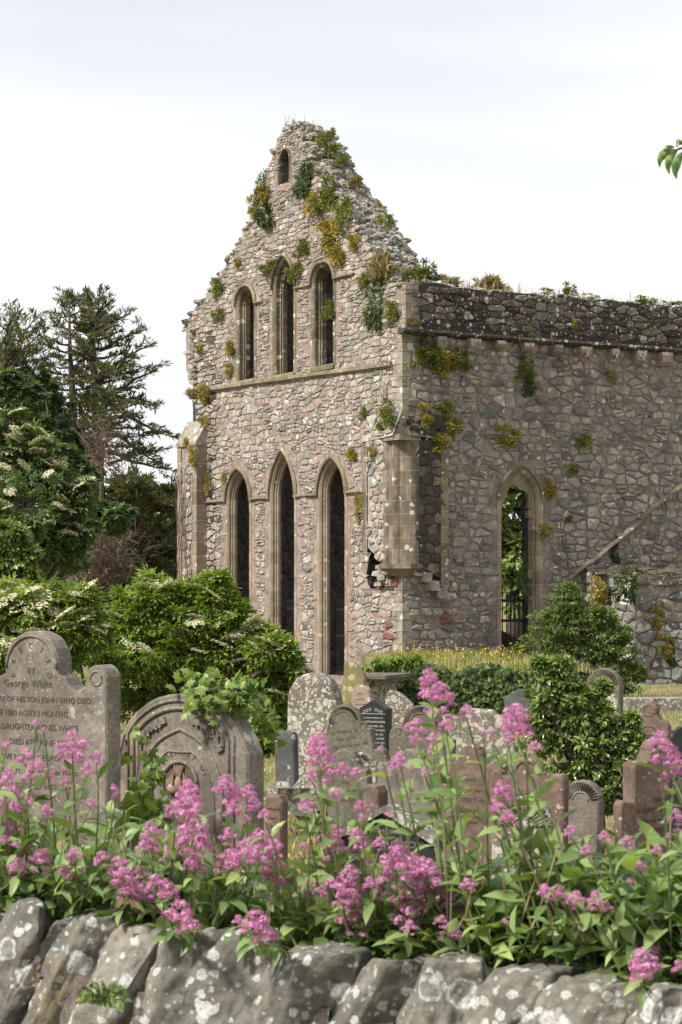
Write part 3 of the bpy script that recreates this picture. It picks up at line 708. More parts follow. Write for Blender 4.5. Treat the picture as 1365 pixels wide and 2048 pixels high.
# weathered slope on top
g1.add([W(1.24, -bpr-.02, zt), W(-.0, -bpr-.02, zt+.08), W(-.0, 0, zt+.62), W(1.24, 0, zt+.55), W(1.24, 0, zt)], [(0, 1, 2, 3), (0, 3, 4)])
g2.add([W(-bpr-.02, 1.0, zt), W(-bpr-.02, -.02, zt+.08), W(0, 0, zt+.62), W(0, 1.0, zt+.55), W(0, 1.0, zt)], [(0, 1, 2, 3), (0, 3, 4)])
g2.add([W(-bpr-.02, -.0, zt), W(0, -bpr-.02, zt), W(0, 0, zt+.62)], [(0, 1, 2)])
for _ in range(26):
    w_ = rd.uniform(.05, 1.2); f = rd.uniform(.1, .9)
    g1.box(W(w_, -bpr*(1-f), zt+.08+.5*f), (rd.uniform(.12, .3), rd.uniform(.08, .14), rd.uniform(.05, .1)), Matrix.Rotation(R(121)+rd.uniform(-.3, .3), 3, 'Z'), jit=.02)
for _ in range(22):
    w_ = rd.uniform(.02, .95); f = rd.uniform(.1, .9)
    g2.box(W(-bpr*(1-f), w_, zt+.08+.5*f), (rd.uniform(.12, .3), rd.uniform(.08, .14), rd.uniform(.05, .1)), Matrix.Rotation(R(31)+rd.uniform(-.3, .3), 3, 'Z'), jit=.02)
# torn lower edge of the buttress
tear = MB()
for _ in range(60):
    w_ = rd.uniform(.35, 1.25); z = rd.uniform(2.0, 2.42)+max(0, w_-.7)*.7
    if inpoly(w_, z, HOLE): continue
    if z < 2.15 and rd.random() < .3: continue
    tear.box(W(w_, -rd.uniform(.02, bpr-.05), z), (rd.uniform(.1, .26), rd.uniform(.1, .16), rd.uniform(.07, .14)), Matrix.Rotation(R(121)+rd.uniform(-.25, .25), 3, 'Z'), jit=.025)
for i, (s0, z0) in enumerate(((.30, 2.34), (.50, 2.22), (.68, 2.06), (.88, 1.90))):
    tear.box(W(-bpr*.45, s0, z0), (.24, bpr*.9, .2), Matrix.Rotation(R(31), 3, 'Z'), jit=.02)
g1.build('buttress_face', M_gab, church); g2.build('buttress_side', M_bside, church); tear.build('torn_buttress_stones', M_side, church)

# ---- far corner buttress
fb = MB(); zt2 = gab(400, 893)[1]
bw0, bw1, bs = 8.55, GW+.25, -.30
path = [(bw0, 0.0), (bw0, bs), (bw0+.22, bs)]
block_col(path, -.3, zt2, None, fb)
block_col([(bw1-.22, bs), (bw1, bs), (bw1, TH*.6)], -.3, zt2, None, fb)
fb.build('far_buttress_edge', M_dress, church); fb = MB()
fb.prism([(bs-.03, zt2), (bs-.03, zt2+.06), (0, zt2+.62), (0, zt2)], lambda s, z: W(bw0-.02, s, z), lambda s, z: W(bw1+.03, s, z))
fb.build('far_buttress_cap', M_quoin, church)
fg = MB(); fg.add([W(bw0+.21, bs+.02, -.3), W(bw1-.21, bs+.02, -.3), W(bw1-.21, bs+.02, zt2), W(bw0+.21, bs+.02, zt2)], [(0, 1, 2, 3)])
fg.build('far_buttress_mortar', M_gabm, church)
fg = MB()
for poly in cells(bw0+.15, bw1-.15, -.2, zt2, .28, .2, 63, .1):
    u, v = centroid(poly)
    if bw0+.24 < u < bw1-.24 and v < zt2-.05: stone(fg, poly, lambda a, b, o: fG(a, b, o-bs-.02), .03, .02, rd)
fg.build('far_buttress_face', M_gab, church)

# ---- loose rubble along the broken wallheads
def lump(mb, c, r, rdm, sq=.62, n=7):
    ax = Matrix.Rotation(rdm.uniform(0, 6.28), 3, 'Z') @ Matrix.Rotation(rdm.uniform(-.3, .3), 3, 'X')
    V = []; c = Vector(c)
    el = rdm.uniform(1.0, 1.8)
    for j, (zz, k) in enumerate(((-.9, .55), (-.3, 1), (.4, .95), (.9, .5))):
        for i in range(n):
            t_ = 6.283*i/n+.3*j; q = k*rdm.uniform(.8, 1.12)
            V.append(c+ax @ Vector((math.cos(t_)*q*r*el, math.sin(t_)*q*r, zz*r*sq)))
    Fc = [tuple(range(n))[::-1], tuple(3*n+i for i in range(n))]+[(j*n+i, j*n+(i+1) % n, (j+1)*n+(i+1) % n, (j+1)*n+i) for j in range(3) for i in range(n)]
    mb.add(V, Fc, rdm.random())
mb = MB()
for _ in range(2300):
    i = rd.randrange(NT-1); f = rd.random(); g = rd.random()**.8
    a = Vector(fG(*ft[i], 0)); b = Vector(fG(*ft[i+1], 0)); c = Vector(fG(*bt[i], -TH)); d = Vector(fG(*bt[i+1], -TH))
    p = (a*(1-f)+b*f)*(1-g)+(c*(1-f)+d*f)*g
    if ft[i][0] > 5 and g > .5: continue
    lump(mb, p-Vector((0, 0, .01)), rd.uniform(.05, .12), rd)
for _ in range(420):
    s = rd.uniform(-.1, 12); o = rd.uniform(-1.0, .10)
    lump(mb, fS(s, 8.25, o), rd.uniform(.05, .11), rd, .5)
for _ in range(90):   # ragged left arris
    z = rd.uniform(6.3, 8.4); lump(mb, W(rd.uniform(GW-.2, GW-.02), rd.uniform(-.02, .3), z), rd.uniform(.06, .11), rd, .6)
mb.build('loose_wallhead_stones', M_top, church)

# ---- lean-to remains against the side wall
ax_, _ = sid(1170, 1200)
annex = empty('ruined_annexe', W(-1, ax_, 0), label='low broken stone lean-to with white lichen patches against the church side wall', cat='ruined wall')
mb = MB(); ap = 1.75; s0 = ax_; s1 = 14
def topz(o): return 2.48-(o/ap)*.42
mb.add([W(-ap, s0, -.5), W(-ap, s1, -.5), W(-ap, s1, topz(ap)+.2), W(-ap, s0, topz(ap)), W(-.02, s0, -.5), W(-.02, s0, topz(0)), W(-.02, s1, topz(0)+.3)], [(0, 1, 2, 3), (0, 3, 5, 4), (3, 2, 6, 5)])
fA = lambda u, v, o: W(-ap-o, u, v)
mb.build('core', M_side, annex); mb = MB(); mwh = MB()
for poly in cells(s0, 12, -.2, 2.2, .36, .2, 71, .12):
    u, v = centroid(poly)
    if s0+.1 < u and -.1 < v < 2.0: stone(mwh if rd.random() < (.30 if u < s0+1.3 else .10) else mb, poly, fA, rd.uniform(.03, .08), rd.uniform(.008, .02), rd)
for poly in cells(.0, ap, -.2, 2.5, .36, .2, 72, .12):
    u, v = centroid(poly)
    if .05 < u < ap-.05 and v < topz(u)-.1: stone(mb, poly, lambda a, b, o: W(-a, s0-o, b), rd.uniform(.03, .06), .012, rd)
mb.build('rubble_face', M_annex, annex); mwh.build('white_crusted_stones', M_white, annex); mb = MB()
for _ in range(420):
    o = rd.uniform(.03, ap+.05); s = rd.uniform(s0, 10)
    mb.box(W(-o, s, topz(o)+.02+.25*(s-s0)/9), (rd.uniform(.2, .55), rd.uniform(.12, .25), rd.uniform(.03, .07)), Matrix.Rotation(R(31)+rd.uniform(-.4, .4), 3, 'Z') @ Matrix.Rotation(rd.uniform(-.12, .12), 3, 'X'), jit=.02)
mb.build('slab_capping', M_cap, annex)

# ---- iron gates in the lancets
def gate(frame, uc, a, z0, z1, depth, label, nb=8):
    g = empty('iron_gate', frame(uc, z0, -depth), label=label, cat='gate', group='black iron gates closing the church openings')
    for k in range(nb):
        u = uc-a+2*a*(k+.5)/nb; mb = MB()
        mb.tube([frame(u, z0, -depth), frame(u, z1-.05, -depth), frame(u, z1, -depth)], [.013, .013, .002], 6); mb.build('bar', M_iron, g)
    for z in (z0+.06, z0+(z1-z0)*.52, z1-.22):
        mb = MB(); mb.prism([(-.018, -.03), (.018, -.03), (.018, .03), (-.018, .03)], lambda o, q: frame(uc-a, z+q, -depth+o), lambda o, q: frame(uc+a, z+q, -depth+o)); mb.build('rail', M_iron, g)
gate(fG, lanc[0].uc, .36, .12, 1.75, .32, 'black iron gate in the left lower lancet behind the elder bush')
gate(fG, lanc[1].uc, .36, .12, 1.75, .32, 'black iron bar gate in the middle lower lancet of the gable')
gate(fG, lanc[2].uc, .36, .10, 1.75, .32, 'black iron bar gate in the right lower lancet of the gable')
gate(fS, sidew.uc, .38, .60, 1.95, .34, 'black iron gate in the traceried side wall window', 7)
# ---------------------------------------------------------------- gravestones
ALLROOTS = []
def arc(cx, cz, r, a0, a1, n=12): return [(cx+r*math.cos(R(a0+(a1-a0)*k/n)), cz+r*math.sin(R(a0+(a1-a0)*k/n))) for k in range(n+1)]
def shape(kind, w, h):
    """top profile from left to right, (x, z); h is the full height"""
    a = w/2
    if kind == 'round': return arc(0, h-a, a, 180, 0, 20)
    if kind == 'lowarc':
        s = h-.33*a; Rr = (a*a+(.33*a)**2)/(2*.33*a); th = math.degrees(math.asin(a/Rr)); return arc(0, h-Rr, Rr, 90+th, 90-th, 20)
    if kind == 'segment':      # arch dying into short vertical shoulders
        rr = a*1.12; th = math.degrees(math.asin(min(.98, a*.93/rr))); L = arc(0, h-rr, rr, 90+th, 90-th, 26); return [(-a, L[0][1]-.04)]+L+[(a, L[-1][1]-.04)]
    if kind == 'point': return [(-a, h-a*.55), (-a*.9, h-a*.50), (0, h), (a*.9, h-a*.50), (a, h-a*.55)]
    if kind == 'lancet': return [(-a, h-a*1.1)]+[(-a+.0+a*(1-math.cos(R(t)))*1.0, h-a*1.1+a*1.1*math.sin(R(t))**.9) for t in range(10, 90, 10)]+[(0, h)]+[(a-a*(1-math.cos(R(t))), h-a*1.1+a*1.1*math.sin(R(t))**.9) for t in range(80, 0, -10)]+[(a, h-a*1.1)]
    if kind == 'flat': return [(-a, h-.03), (-a+.02, h), (a-.02, h-.01), (a, h-.05)]
    if kind == 'slope': return [(-a, h), (-a*.6, h-.02), (a*.3, h-.10), (a, h-.17)]
    if kind == 'broken': return [(-a, h-.06), (-a*.7, h-.01), (-a*.1, h-.03), (a*.2, h-.06), (a*.85, h-.16), (a, h-.22)]
    if kind == 'stepped': return [(-a, h-.16), (-a, h-.10), (-a*.72, h-.08), (-a*.7, h-.05), (-a*.3, h), (a*.3, h-.0), (a*.7, h-.06), (a, h-.12)]
    if kind == 'camel':        # round centre, concave shoulders
        r = a*.62; sh = h-r; L = arc(0, h-r, r, 170, 10, 18)
        l2 = arc(-a, sh+.10*a-r*.0+.0, .28*a, 270, 350, 5); 
        return [(-a, sh-.32*a), (-a*.93, sh-.30*a), (-a*.78, sh-.22*a), (-a*.68, sh-.06*a)]+L+[(a*.68, sh-.06*a), (a*.78, sh-.22*a), (a*.93, sh-.30*a), (a, sh-.32*a)]
    if kind == 'ears':         # tall round centre, dips, small round ears
        r = a*.36; sh = h-r*1.25
        le = arc(-a*.83, sh-.02, a*.17, 180, 20, 7)
        L = [(-a, sh-.05)]+le+[(-a*.60, sh-.07*a), (-a*.50, sh-.06*a), (-a*.40, sh+.02*a)]+arc(0, h-r, r, 172, 8, 16)
        Rt = [(-x, z) for x, z in ([(-a, sh-.05)]+le+[(-a*.60, sh-.07*a), (-a*.50, sh-.06*a), (-a*.40, sh+.02*a)])][::-1]
        return L+Rt
    if kind == 'trefoil':
        r = a*.42; return [(-a, h-1.35*a)]+arc(-a*.62, h-1.25*a, a*.38, 180, 80, 8)+arc(0, h-r, r, 205, -25, 18)+arc(a*.62, h-1.25*a, a*.38, 100, 0, 8)+[(a, h-1.35*a)]
    if kind == 'scroll':
        r = a*.40; L = [(-a, h-a*1.0)]+arc(-a*.80, h-a*.85, a*.2, 180, 30, 8)+[(-a*.52, h-a*.66), (-a*.42, h-a*.40)]
        return L+arc(0, h-r, r, 175, 5, 14)+[(-x, z) for x, z in L[::-1]]
def stone_geo(prof, w, t, z0=-.15, bev=.012, jt=.0022):
    a = w/2; pts = [(-a, z0)]+prof+[(a, z0)]
    pts = [(x+random.uniform(-jt, jt), z+random.uniform(-jt, jt)) for x, z in pts]; q = [pts[0]]
    for p in pts[1:]:
        if math.hypot(p[0]-q[-1][0], p[1]-q[-1][1]) > .004: q.append(p)
    pts = q; n = len(pts); cz = sum(p[1] for p in prof)/len(prof)-.25*w
    ins = []
    for i in range(n):
        p0, p1, p2 = pts[i-1], pts[i], pts[(i+1) % n]
        d1 = Vector((p1[0]-p0[0], p1[1]-p0[1])); d2 = Vector((p2[0]-p1[0], p2[1]-p1[1]))
        d = (d1.normalized() if d1.length else d1)+(d2.normalized() if d2.length else d2)
        d = d.normalized() if d.length > 1e-6 else Vector((1, 0)); ins.append((p1[0]+d.y*bev, p1[1]-d.x*bev))
    V = [(x, -t/2, z) for x, z in ins]+[(x, -t/2+bev, z) for x, z in pts]+[(x, t/2-bev, z) for x, z in pts]+[(x, t/2, z) for x, z in ins]
    Fc = []
    tr = tessellate_polygon([[Vector((x, z, 0)) for x, z in ins]])
    Fc += [tuple(k) for k in tr]+[tuple(3*n+j for j in k) for k in tr]
    for r_ in range(3):
        for i in range(n): j = (i+1) % n; Fc.append((r_*n+i, r_*n+j, (r_+1)*n+j, (r_+1)*n+i))
    return V, Fc
def text_mesh(name, s, size, mat, parent, loc, align='CENTER', width=None, ext=.0015, wobble=0):
    cu = bpy.data.curves.new(name, 'FONT'); cu.body = s; cu.size = size; cu.align_x = align; cu.extrude = ext; cu.resolution_u = 2
    cu.space_line = .95
    o = bpy.data.objects.new('tmp', cu); COL.objects.link(o); dg = bpy.context.evaluated_depsgraph_get()
    me = bpy.data.meshes.new_from_object(o.evaluated_get(dg)); bpy.data.objects.remove(o)
    n = len(me.vertices); co = np.empty(n*3); me.vertices.foreach_get('co', co); co = co.reshape(-1, 3)
    if width and n:
        ww = co[:, 0].max()-co[:, 0].min(); co[:, 0] *= width/ww if ww > width or width < 0 else 1
    out = np.stack([co[:, 0]+loc[0], loc[1]-co[:, 2], co[:, 1]+loc[2]], axis=1)
    me.vertices.foreach_set('co', out.ravel()); me.materials.clear(); me.materials.append(mat); me.name = name; me.update()
    return link_mesh(name, me, parent)
def arc_text(s, size, mat, parent, cx, cz, r, a0, a1, y, name='inscription'):
    Vs = []; Fs = []
    for k, ch in enumerate(s):
        if ch == ' ': continue
        th = R(a0+(a1-a0)*k/(len(s)-1))
        o = text_mesh('t', ch, size, mat, None, (0, 0, 0)); me = o.data; b = len(Vs)
        c, s_ = math.cos(th-math.pi/2), math.sin(th-math.pi/2)
        for v in me.vertices:
            x, z = v.co.x, v.co.z; Vs.append((cx+r*math.cos(th)+x*c-z*s_, y+v.co.y, cz+r*math.sin(th)+x*s_+z*c))
        Fs += [tuple(i+b for i in p.vertices) for p in me.polygons]; bpy.data.objects.remove(o)
    return build(name, Vs, Fs, mat, parent, local=True)
def fan(parent, r0, r1, cx, cz, a0, a1, n, y, mat, wd=.62):
    mb = MB()
    for k in range(n):
        th = R(a0+(a1-a0)*(k+.5)/n); dth = R(abs(a1-a0))/n*wd/2
        p = lambda r, t, yy: (cx+r*math.cos(t), yy, cz+r*math.sin(t))
        V = [p(r0, th-dth*.8, y+.002), p(r1, th-dth, y+.002), p(r1, th+dth, y+.002), p(r0, th+dth*.8, y+.002), p(r0+.01, th, y-.012), p(r1-.006, th, y-.014)]
        mb.add(V, [(0, 1, 5, 4), (4, 5, 2, 3), (1, 2, 5), (0, 4, 3)])
    return mb.build('fan_carving', mat, parent, local=True)
def ridge(pts, rad, y, mat, parent, name='moulding', n=6):
    mb = MB(); mb.tube([(x, y, z) for x, z in pts], rad, n); return mb.build(name, mat, parent, smooth=True, local=True)
def grave(label, px, topy, wpx, Y, kind, mat, yaw=30, lean=0, tilt=0, t=.09, fanr=None, group=None, text=None, tmat=None, tsize=.045, ty=None, name='gravestone'):
    w = wpx/F*Y/math.cos(R(yaw)); p = P(px, topy, Y); g0 = gz(p.x, Y); h = p.z-g0
    x0 = p.x-math.sin(R(lean))*h*math.cos(R(yaw))
    root = empty(name, (x0, Y, g0), (R(tilt), R(lean), R(-yaw)), label, 'gravestone', group or 'gravestones crowded in the churchyard')
    prof = shape(kind, w, h); V, Fc = stone_geo(prof, w, t, jt=.004)
    build('slab', V, Fc, mat, root, {'rnd': [random.random()]*len(V)}, local=True)
    if fanr:
        r1, r0, n = fanr
        if kind in ('camel',): cr = w/2*.62
        elif kind == 'round': cr = w/2
        else: cr = w/2*.62
        fan(root, cr*r0, cr*r1, 0, h-cr, 172, 8, n, -t/2, mat)
        ridge(arc(0, h-cr, cr*(r0-.08), 178, 2, 16), .006, -t/2, mat, root)
        if kind == 'camel':
            for sx in (-1, 1): ridge(arc(sx*w*.36, h-cr*1.25, .03, 0, 360, 12), .005, -t/2, mat, root, 'roundel')
    if text:
        zt = h*(ty or .62) if (ty or .62) < 1 else h-ty
        for k, (s, k2) in enumerate(text):
            text_mesh('inscription', s, tsize*k2, tmat or M_letd, root, (0, -t/2-.001, h-(ty or .35)-k*tsize*1.45), width=w*.88)
    ALLROOTS.append((root, w, h, t)); return root, w, h

# the big shouldered stone on the left edge
Y1 = 10.3; yaw = 30; w1 = 320/F*Y1/math.cos(R(yaw)); p = P(78, 1262, Y1); g0 = gz(p.x, Y1); h1 = p.z-g0
r1 = empty('gravestone', (p.x, Y1, g0), (0, 0, R(-yaw)), 'tall brown sandstone headstone with round head and rolled shoulder naming John and Agnes White', 'gravestone', 'gravestones crowded in the churchyard')
a = w1/2; q = w1/320
topc = arc(0, h1-57*q, 57*q, 178, 2, 20)
sh = h1-75*q
rt = [(58*q, sh), (72*q, sh-4*q), (80*q, sh-18*q), (95*q, sh-26*q), (112*q, sh-20*q), (118*q, sh-4*q)]+arc(138*q, sh-2*q, 21*q, 175, 30, 8)+[(a, sh-2*q), (a, sh-20*q)]
prof = [(-x, z) for x, z in rt[::-1]]+topc+rt
V, Fc = stone_geo(prof, w1, .115, bev=.008); build('slab', V, Fc, G_brown, r1, {'rnd': [.5]*len(V)}, local=True)
yf = -.115/2-.001
arc_text('ERECTED', .036, M_letd, r1, 0, h1-66*q, 36*q, 196, -14, yf)
for s_, zz, sz, wd, xx in (('BY', 73, .04, .1, 0), ('George White', 96, .048, .34, -.02), ('IN MEMORY OF HIS SON JOHN WHO DIED', 122, .036, .68, 0), ('14TH JUNE 1860 AGED 3 MONTHS.', 146, .038, .55, -.06),
        ('AND HIS DAUGHTER AGNES WHITE', 170, .038, .60, -.03), ('DIED 6TH JUNE 1886.', 196, .038, .46, .05), ('THE ABOVE NAMED GEORGE WHITE', 222, .036, .66, 0), ('DIED 1ST SEPT. 1907. AGED 84 YEARS', 246, .032, .62, 0),
        ('ALSO HIS BELOVED WIFE MARY', 272, .036, .62, 0), ('WHO DIED', 300, .034, .3, 0), ('WHITE', 328, .036, .3, .1)):
    text_mesh('inscription', s_, sz, M_letd, r1, (xx, yf, h1-zz*q), width=wd)
ridge([(x*.95, z-.022) for x, z in topc], .008, -.0575, G_brown, r1)
ridge(arc(-138*q, sh-4*q, 12*q, 0, 350, 14), .005, -.0575, G_brown, r1, 'shoulder_roll'); ridge(arc(138*q, sh-4*q, 12*q, 0, 350, 14), .005, -.0575, G_brown, r1, 'shoulder_roll')

# the dove stone
Y2 = 11.3; w2 = 277/F*Y2/math.cos(R(yaw)); p = P(378, 1386, Y2); g0 = gz(p.x, Y2); h2 = p.z-g0
r2 = empty('gravestone', (p.x, Y2, g0), (0, 0, R(-yaw)), 'arched brown sandstone headstone carved with a descending dove in a round hollow', 'gravestone', 'gravestones crowded in the churchyard')
q = w2/277; a = w2/2; rr = a*1.03
body = arc(0, h2-rr, rr, 153, 27, 26); xs0 = body[0][0]
prof = [(-a, h2-112*q), (-a, h2-100*q)]+[p_ for p_ in body]+[(a, h2-100*q), (a, h2-112*q)]
V, Fc = stone_geo(prof, w2, .16, bev=.014); build('slab', V, Fc, G_brown, r2, {'rnd': [.5]*len(V)}, local=True)
yf = -.08
zc = h2-rr
for rad, rd_ in ((rr-.035, .010), (rr-.075, .013)):
    th0 = 33; A = arc(0, zc, rad, 180-th0, th0, 30); ridge([(A[0][0], .3), (A[0][0], A[0][1]-.02)]+A+[(A[-1][0], A[-1][1]-.02), (A[-1][0], .3)], rd_, yf, G_brown, r2)
zin = h2-185*q; aw = 88*q          # pointed inner panel
L = [(-aw, .35), (-aw, zin)]+[(-aw+aw*(1-math.cos(R(t))), zin+118*q*math.sin(R(t))) for t in range(10, 80, 10)]+[(0, zin+124*q)]
ridge(L+[(-x, z) for x, z in L[:-1][::-1]], .010, yf, G_brown, r2, 'pointed_moulding')
L = [(-aw*.8, .35), (-aw*.8, zin-.02)]+[(-aw*.8+aw*.8*(1-math.cos(R(t))), zin-.02+98*q*math.sin(R(t))) for t in range(10, 80, 10)]+[(0, zin+84*q)]
ridge(L+[(-x, z) for x, z in L[:-1][::-1]], .006, yf, G_brown, r2, 'pointed_moulding')
for sx in (-1, 1):                  # leaf sprays in the spandrels
    mb = MB()
    for k in range(26):
        th = R(90+sx*(18+44*k/26)); rad = rr-.125+random.uniform(-.014, .014)
        c = (rad*math.cos(th), yf-.004, zc+rad*math.sin(th)); mb.box(c, (.032, .018, .012), Matrix.Rotation(-th+random.uniform(-.9, .9), 3, 'Y'), jit=.004)
    mb.build('leaf_carving', G_brown, r2, local=True)
cz = h2-155*q; mb = MB(); N = 28; rx, rz = 36*q, 38*q
M_hollow = stone_mat('painted_hollow_shade', [(0, (.13, .10, .085)), (1, (.19, .15, .125))], attr=False, nscale=9, contrast=.4)  # recess shade put into the colour of a flat disc
ring = [(rx*math.cos(2*math.pi*k/N), cz+rz*math.sin(2*math.pi*k/N)) for k in range(N+1)]
mb.add([(0, yf-.001, cz)]+[(x, yf-.002, z) for x, z in ring[:-1]], [(0, i+1, (i+1) % N+1) for i in range(N)]); mb.build('hollow', M_hollow, r2, local=True)  # disc lies flat on the face, its dark tone standing for depth
ridge(ring, .011, yf-.004, G_brown, r2, 'roundel_rim')
M_dove = stone_mat('ruddy_carved_stone', [(0, (.30, .18, .13)), (1, (.44, .30, .23))], attr=False, nscale=14, lichen=[(50, .5, .3, (.6, .55, .5), False)], contrast=.4)
def ell(mb, c, d, rot, n=10, m=7):
    V = []; 
    for j in range(m+1):
        ph = math.pi*j/m
        for i in range(n): th = 2*math.pi*i/n; V.append(Vector(c)+rot @ Vector((d[0]*math.sin(ph)*math.cos(th), d[1]*math.sin(ph)*math.sin(th), d[2]*math.cos(ph))))
    mb.add(V, [(j*n+i, j*n+(i+1) % n, (j+1)*n+(i+1) % n, (j+1)*n+i) for j in range(m) for i in range(n)])
mb = MB(); I3 = Matrix.Identity(3)
ell(mb, (0, yf-.012, cz-.004), (.024, .022, .042), I3); ell(mb, (0, yf-.02, cz-.058), (.014, .016, .02), I3)
for k in range(5): ell(mb, (-.016+.008*k, yf-.012, cz+.055), (.006, .009, .042), Matrix.Rotation(R(-14+7*k), 3, 'Y'))
for sx in (-1, 1):
    ell(mb, (sx*.040, yf-.014, cz-.030), (.034, .016, .022), Matrix.Rotation(R(sx*-25), 3, 'Y'))
    for k in range(5): ell(mb, (sx*(.034+.0075*k), yf-.012, cz+.012-.005*k), (.0065, .010, .045-.004*k), Matrix.Rotation(R(sx*(-4+5*k)), 3, 'Y'))
mb.build('dove_carving', M_dove, r2, smooth=True, local=True)
arc_text('IN MEMORY OF', .036, M_letd, r2, 0, cz-.01, 52*q, 158, 22, yf-.001)
for s_, zz, sz, wd, xx in (('THOMAS', 228, .045, .3, .04), ('OF', 248, .03, .2, -.1), ('DIED 1890', 268, .036, .34, .05), ('AGED 72 YEARS', 288, .03, .34, 0)):
    text_mesh('inscription', s_, sz, M_letred, r2, (xx, yf-.001, h2-zz*q), width=wd)

LW = [('In Memory of', 1.1), ('Lydia wife of', .9), ('who died 14th February 1842', .85), ('Aged 25 Years', .8), ('Also of these Children John and Jane', .8), ('who departed this life', .8)]
g3 = grave('low red sandstone headstone end showing right of the dove stone', 553, 1588, 34, 14.0, 'flat', G_red, text=[('beloved', .8), ('died', .8), ('1895', .8)], ty=.1, tsize=.04, tmat=M_letred, t=.09)
grave('tall round topped slate headstone thick with white lichen near the elder bush', 632, 1346, 96, 21.5, 'round', G_lich, lean=1, t=.16)
mb = MB(); rb = empty('boulder', P(628, 1640, 18.5), label='pale lichen crusted boulder at the foot of the tall lichened headstone', cat='boulder')
lump(mb, P(628, 1600, 18.8), .24, random.Random(3), .9, 10); mb.build('rock', G_lich, rb)
mb = MB(); rb = empty('fallen_slab', P(575, 1640, 17.5), label='broken pale stone block lying behind the low red headstone end', cat='stone block')
lump(mb, P(562, 1590, 18.3), .13, random.Random(9), .9, 9); mb.box(P(582, 1602, 18.2), (.3, .22, .22), Matrix.Rotation(.4, 3, 'Z'), jit=.03); mb.build('rock', G_lich, rb)
grave('leaning brown slate headstone with radiating fan border left of the black granite stone', 688, 1408, 104, 19.0, 'camel', G_dark, lean=-9, fanr=(.95, .74, 26), text=LW, ty=.24, tsize=.042)
grave('leaning lichened green slate headstone touching the ivy bank ledge', 713, 1322, 42, 31, 'broken', G_green, lean=4)
grave('narrow pale pink headstone in front of the green slate', 724, 1370, 36, 27.5, 'round', G_pink, lean=-2, text=[('John', .9), ('who died', .6), ('Also his wife', .6), ('died', .6), ('aged', .6)], ty=.12, tsize=.045)
gb = grave('polished black granite headstone with pointed top and white lettering naming Byers', 752, 1399, 56, 23.5, 'point', G_black, text=[('IN LOVING MEMORY OF', .75), ('WILLIAM JOHN BYERS', 1), ('DIED 18TH APRIL 1920.', .85), ('ALSO ELIZABETH BYERS', .9), ('DIED 15TH APRIL 1925.', .85), ('ALSO THOMAS BYERS', .9), ('DIED 17TH JANUARY 1933.', .8)], tmat=M_letw, tsize=.030, ty=.20, t=.12)
for sx in (-1, 1):
    for k in range(3): ridge(arc(sx*(.035+.034*k), gb[2]-.105-.012*k, .013, 0, 330, 10), .003, -.061, M_letw, gb[0], 'scroll_carving')
ridge([(-gb[1]*.45, gb[2]-.15), (gb[1]*.45, gb[2]-.15)], .003, -.061, M_letw, gb[0], 'border_line')
grave('pale lichened slab with broken slanting top behind the black granite headstone', 803, 1380, 58, 26, 'broken', G_lich, lean=3, yaw=20)
grave('wide brown slate headstone with fan border and two roundels behind the tall flower', 848, 1410, 122, 19.5, 'camel', G_dark, lean=1, fanr=(.95, .70, 30), text=[('C C C C', .8), ('John      Nephew', .9), ('', .5), ('of            1795', .8), ('he died 11th', .8), ('Also here', .8)], ty=.2, tsize=.05)
grave('broad pale lichened headstone with faint fan carving beside the holly', 968, 1422, 98, 19.0, 'lowarc', G_lich, lean=2)
grave('pale stone block with stepped flat top behind the broad lichened headstone', 957, 1417, 66, 25, 'flat', G_lich)
grave('dark grey shouldered headstone in front of the ivy bank', 1052, 1379, 74, 29, 'stepped', G_grey, t=.12, text=[('In Memory', .7), ('of', .6), ('who died', .6)], ty=.25, tsize=.05)
grave('tall dark weathered headstone with rounded leaning top behind the holly', 1212, 1336, 62, 29, 'round', G_dark, lean=2, t=.14, fanr=(.95, .6, 24))
grave('pale speckled headstone just left below the tall dark rounded one', 1205, 1378, 66, 26.5, 'round', G_lich, lean=2)
gt = grave('ornate red sandstone headstone with small round crest above the annexe grass', 1302, 1403, 72, 23.0, 'trefoil', G_red, text=[('IN MEMORY OF', .7), ('OF', .6), ('DIED', .6)], ty=.36, tmat=M_letred, tsize=.04)
ridge(arc(0, gt[2]-gt[1]*.21, gt[1]*.14, 0, 360, 16), .008, -.045, G_red, gt[0], 'roundel'); ridge(arc(0, gt[2]-gt[1]*.95, gt[1]*.36, 170, 10, 16), .008, -.045, G_red, gt[0])
# middle rows
grave('leaning grey slate headstone standing left in the second row behind the pink flowers', 690, 1497, 88, 16.2, 'camel', G_dark, lean=-7, yaw=26, text=[('here', .8), ('Also of her', .8), ('who died', .8)], ty=.25)
gq = grave('pale slate headstone with curved fan flutes tucked behind the grey slate', 720, 1504, 64, 17.2, 'round', G_lich, lean=-8, yaw=20, fanr=(.97, .62, 18))
grave('small brown twin lobed headstone in front of the black granite', 762, 1496, 62, 17.5, 'scroll', G_dark, text=[('and', .8), ('Also', .8)], ty=.3)
grave('heavy brown mottled headstone with round head standing centre of second row', 826, 1498, 132, 15.6, 'ears', G_brown, lean=-1, text=[('Also John', .9), ('died 1869', .9)], ty=.45, tmat=M_letred)
gp = grave('short red sandstone post with white capped top', 754, 1568, 28, 15.2, 'flat', G_red, t=.14)
grave('carved red sandstone headstone with round centre and scroll ears', 946, 1488, 128, 15.2, 'ears', G_red, text=[('Lovell', .8), ('aged 20 years', .8), ('HERBERT who', .9), ('died 1871', .8), ('72 years', .8)], ty=.25, tmat=M_letred, tsize=.05)
g25 = grave('wide red brown headstone with hooded round head and sloped ears', 1060, 1513, 142, 14.2, 'ears', G_red, lean=1, text=[('ERECTED', .8), ('MARY', 1), ('BELOVED', .8), ('who died', .8), ('Also', .8)], ty=.26, tmat=M_letred, tsize=.05)
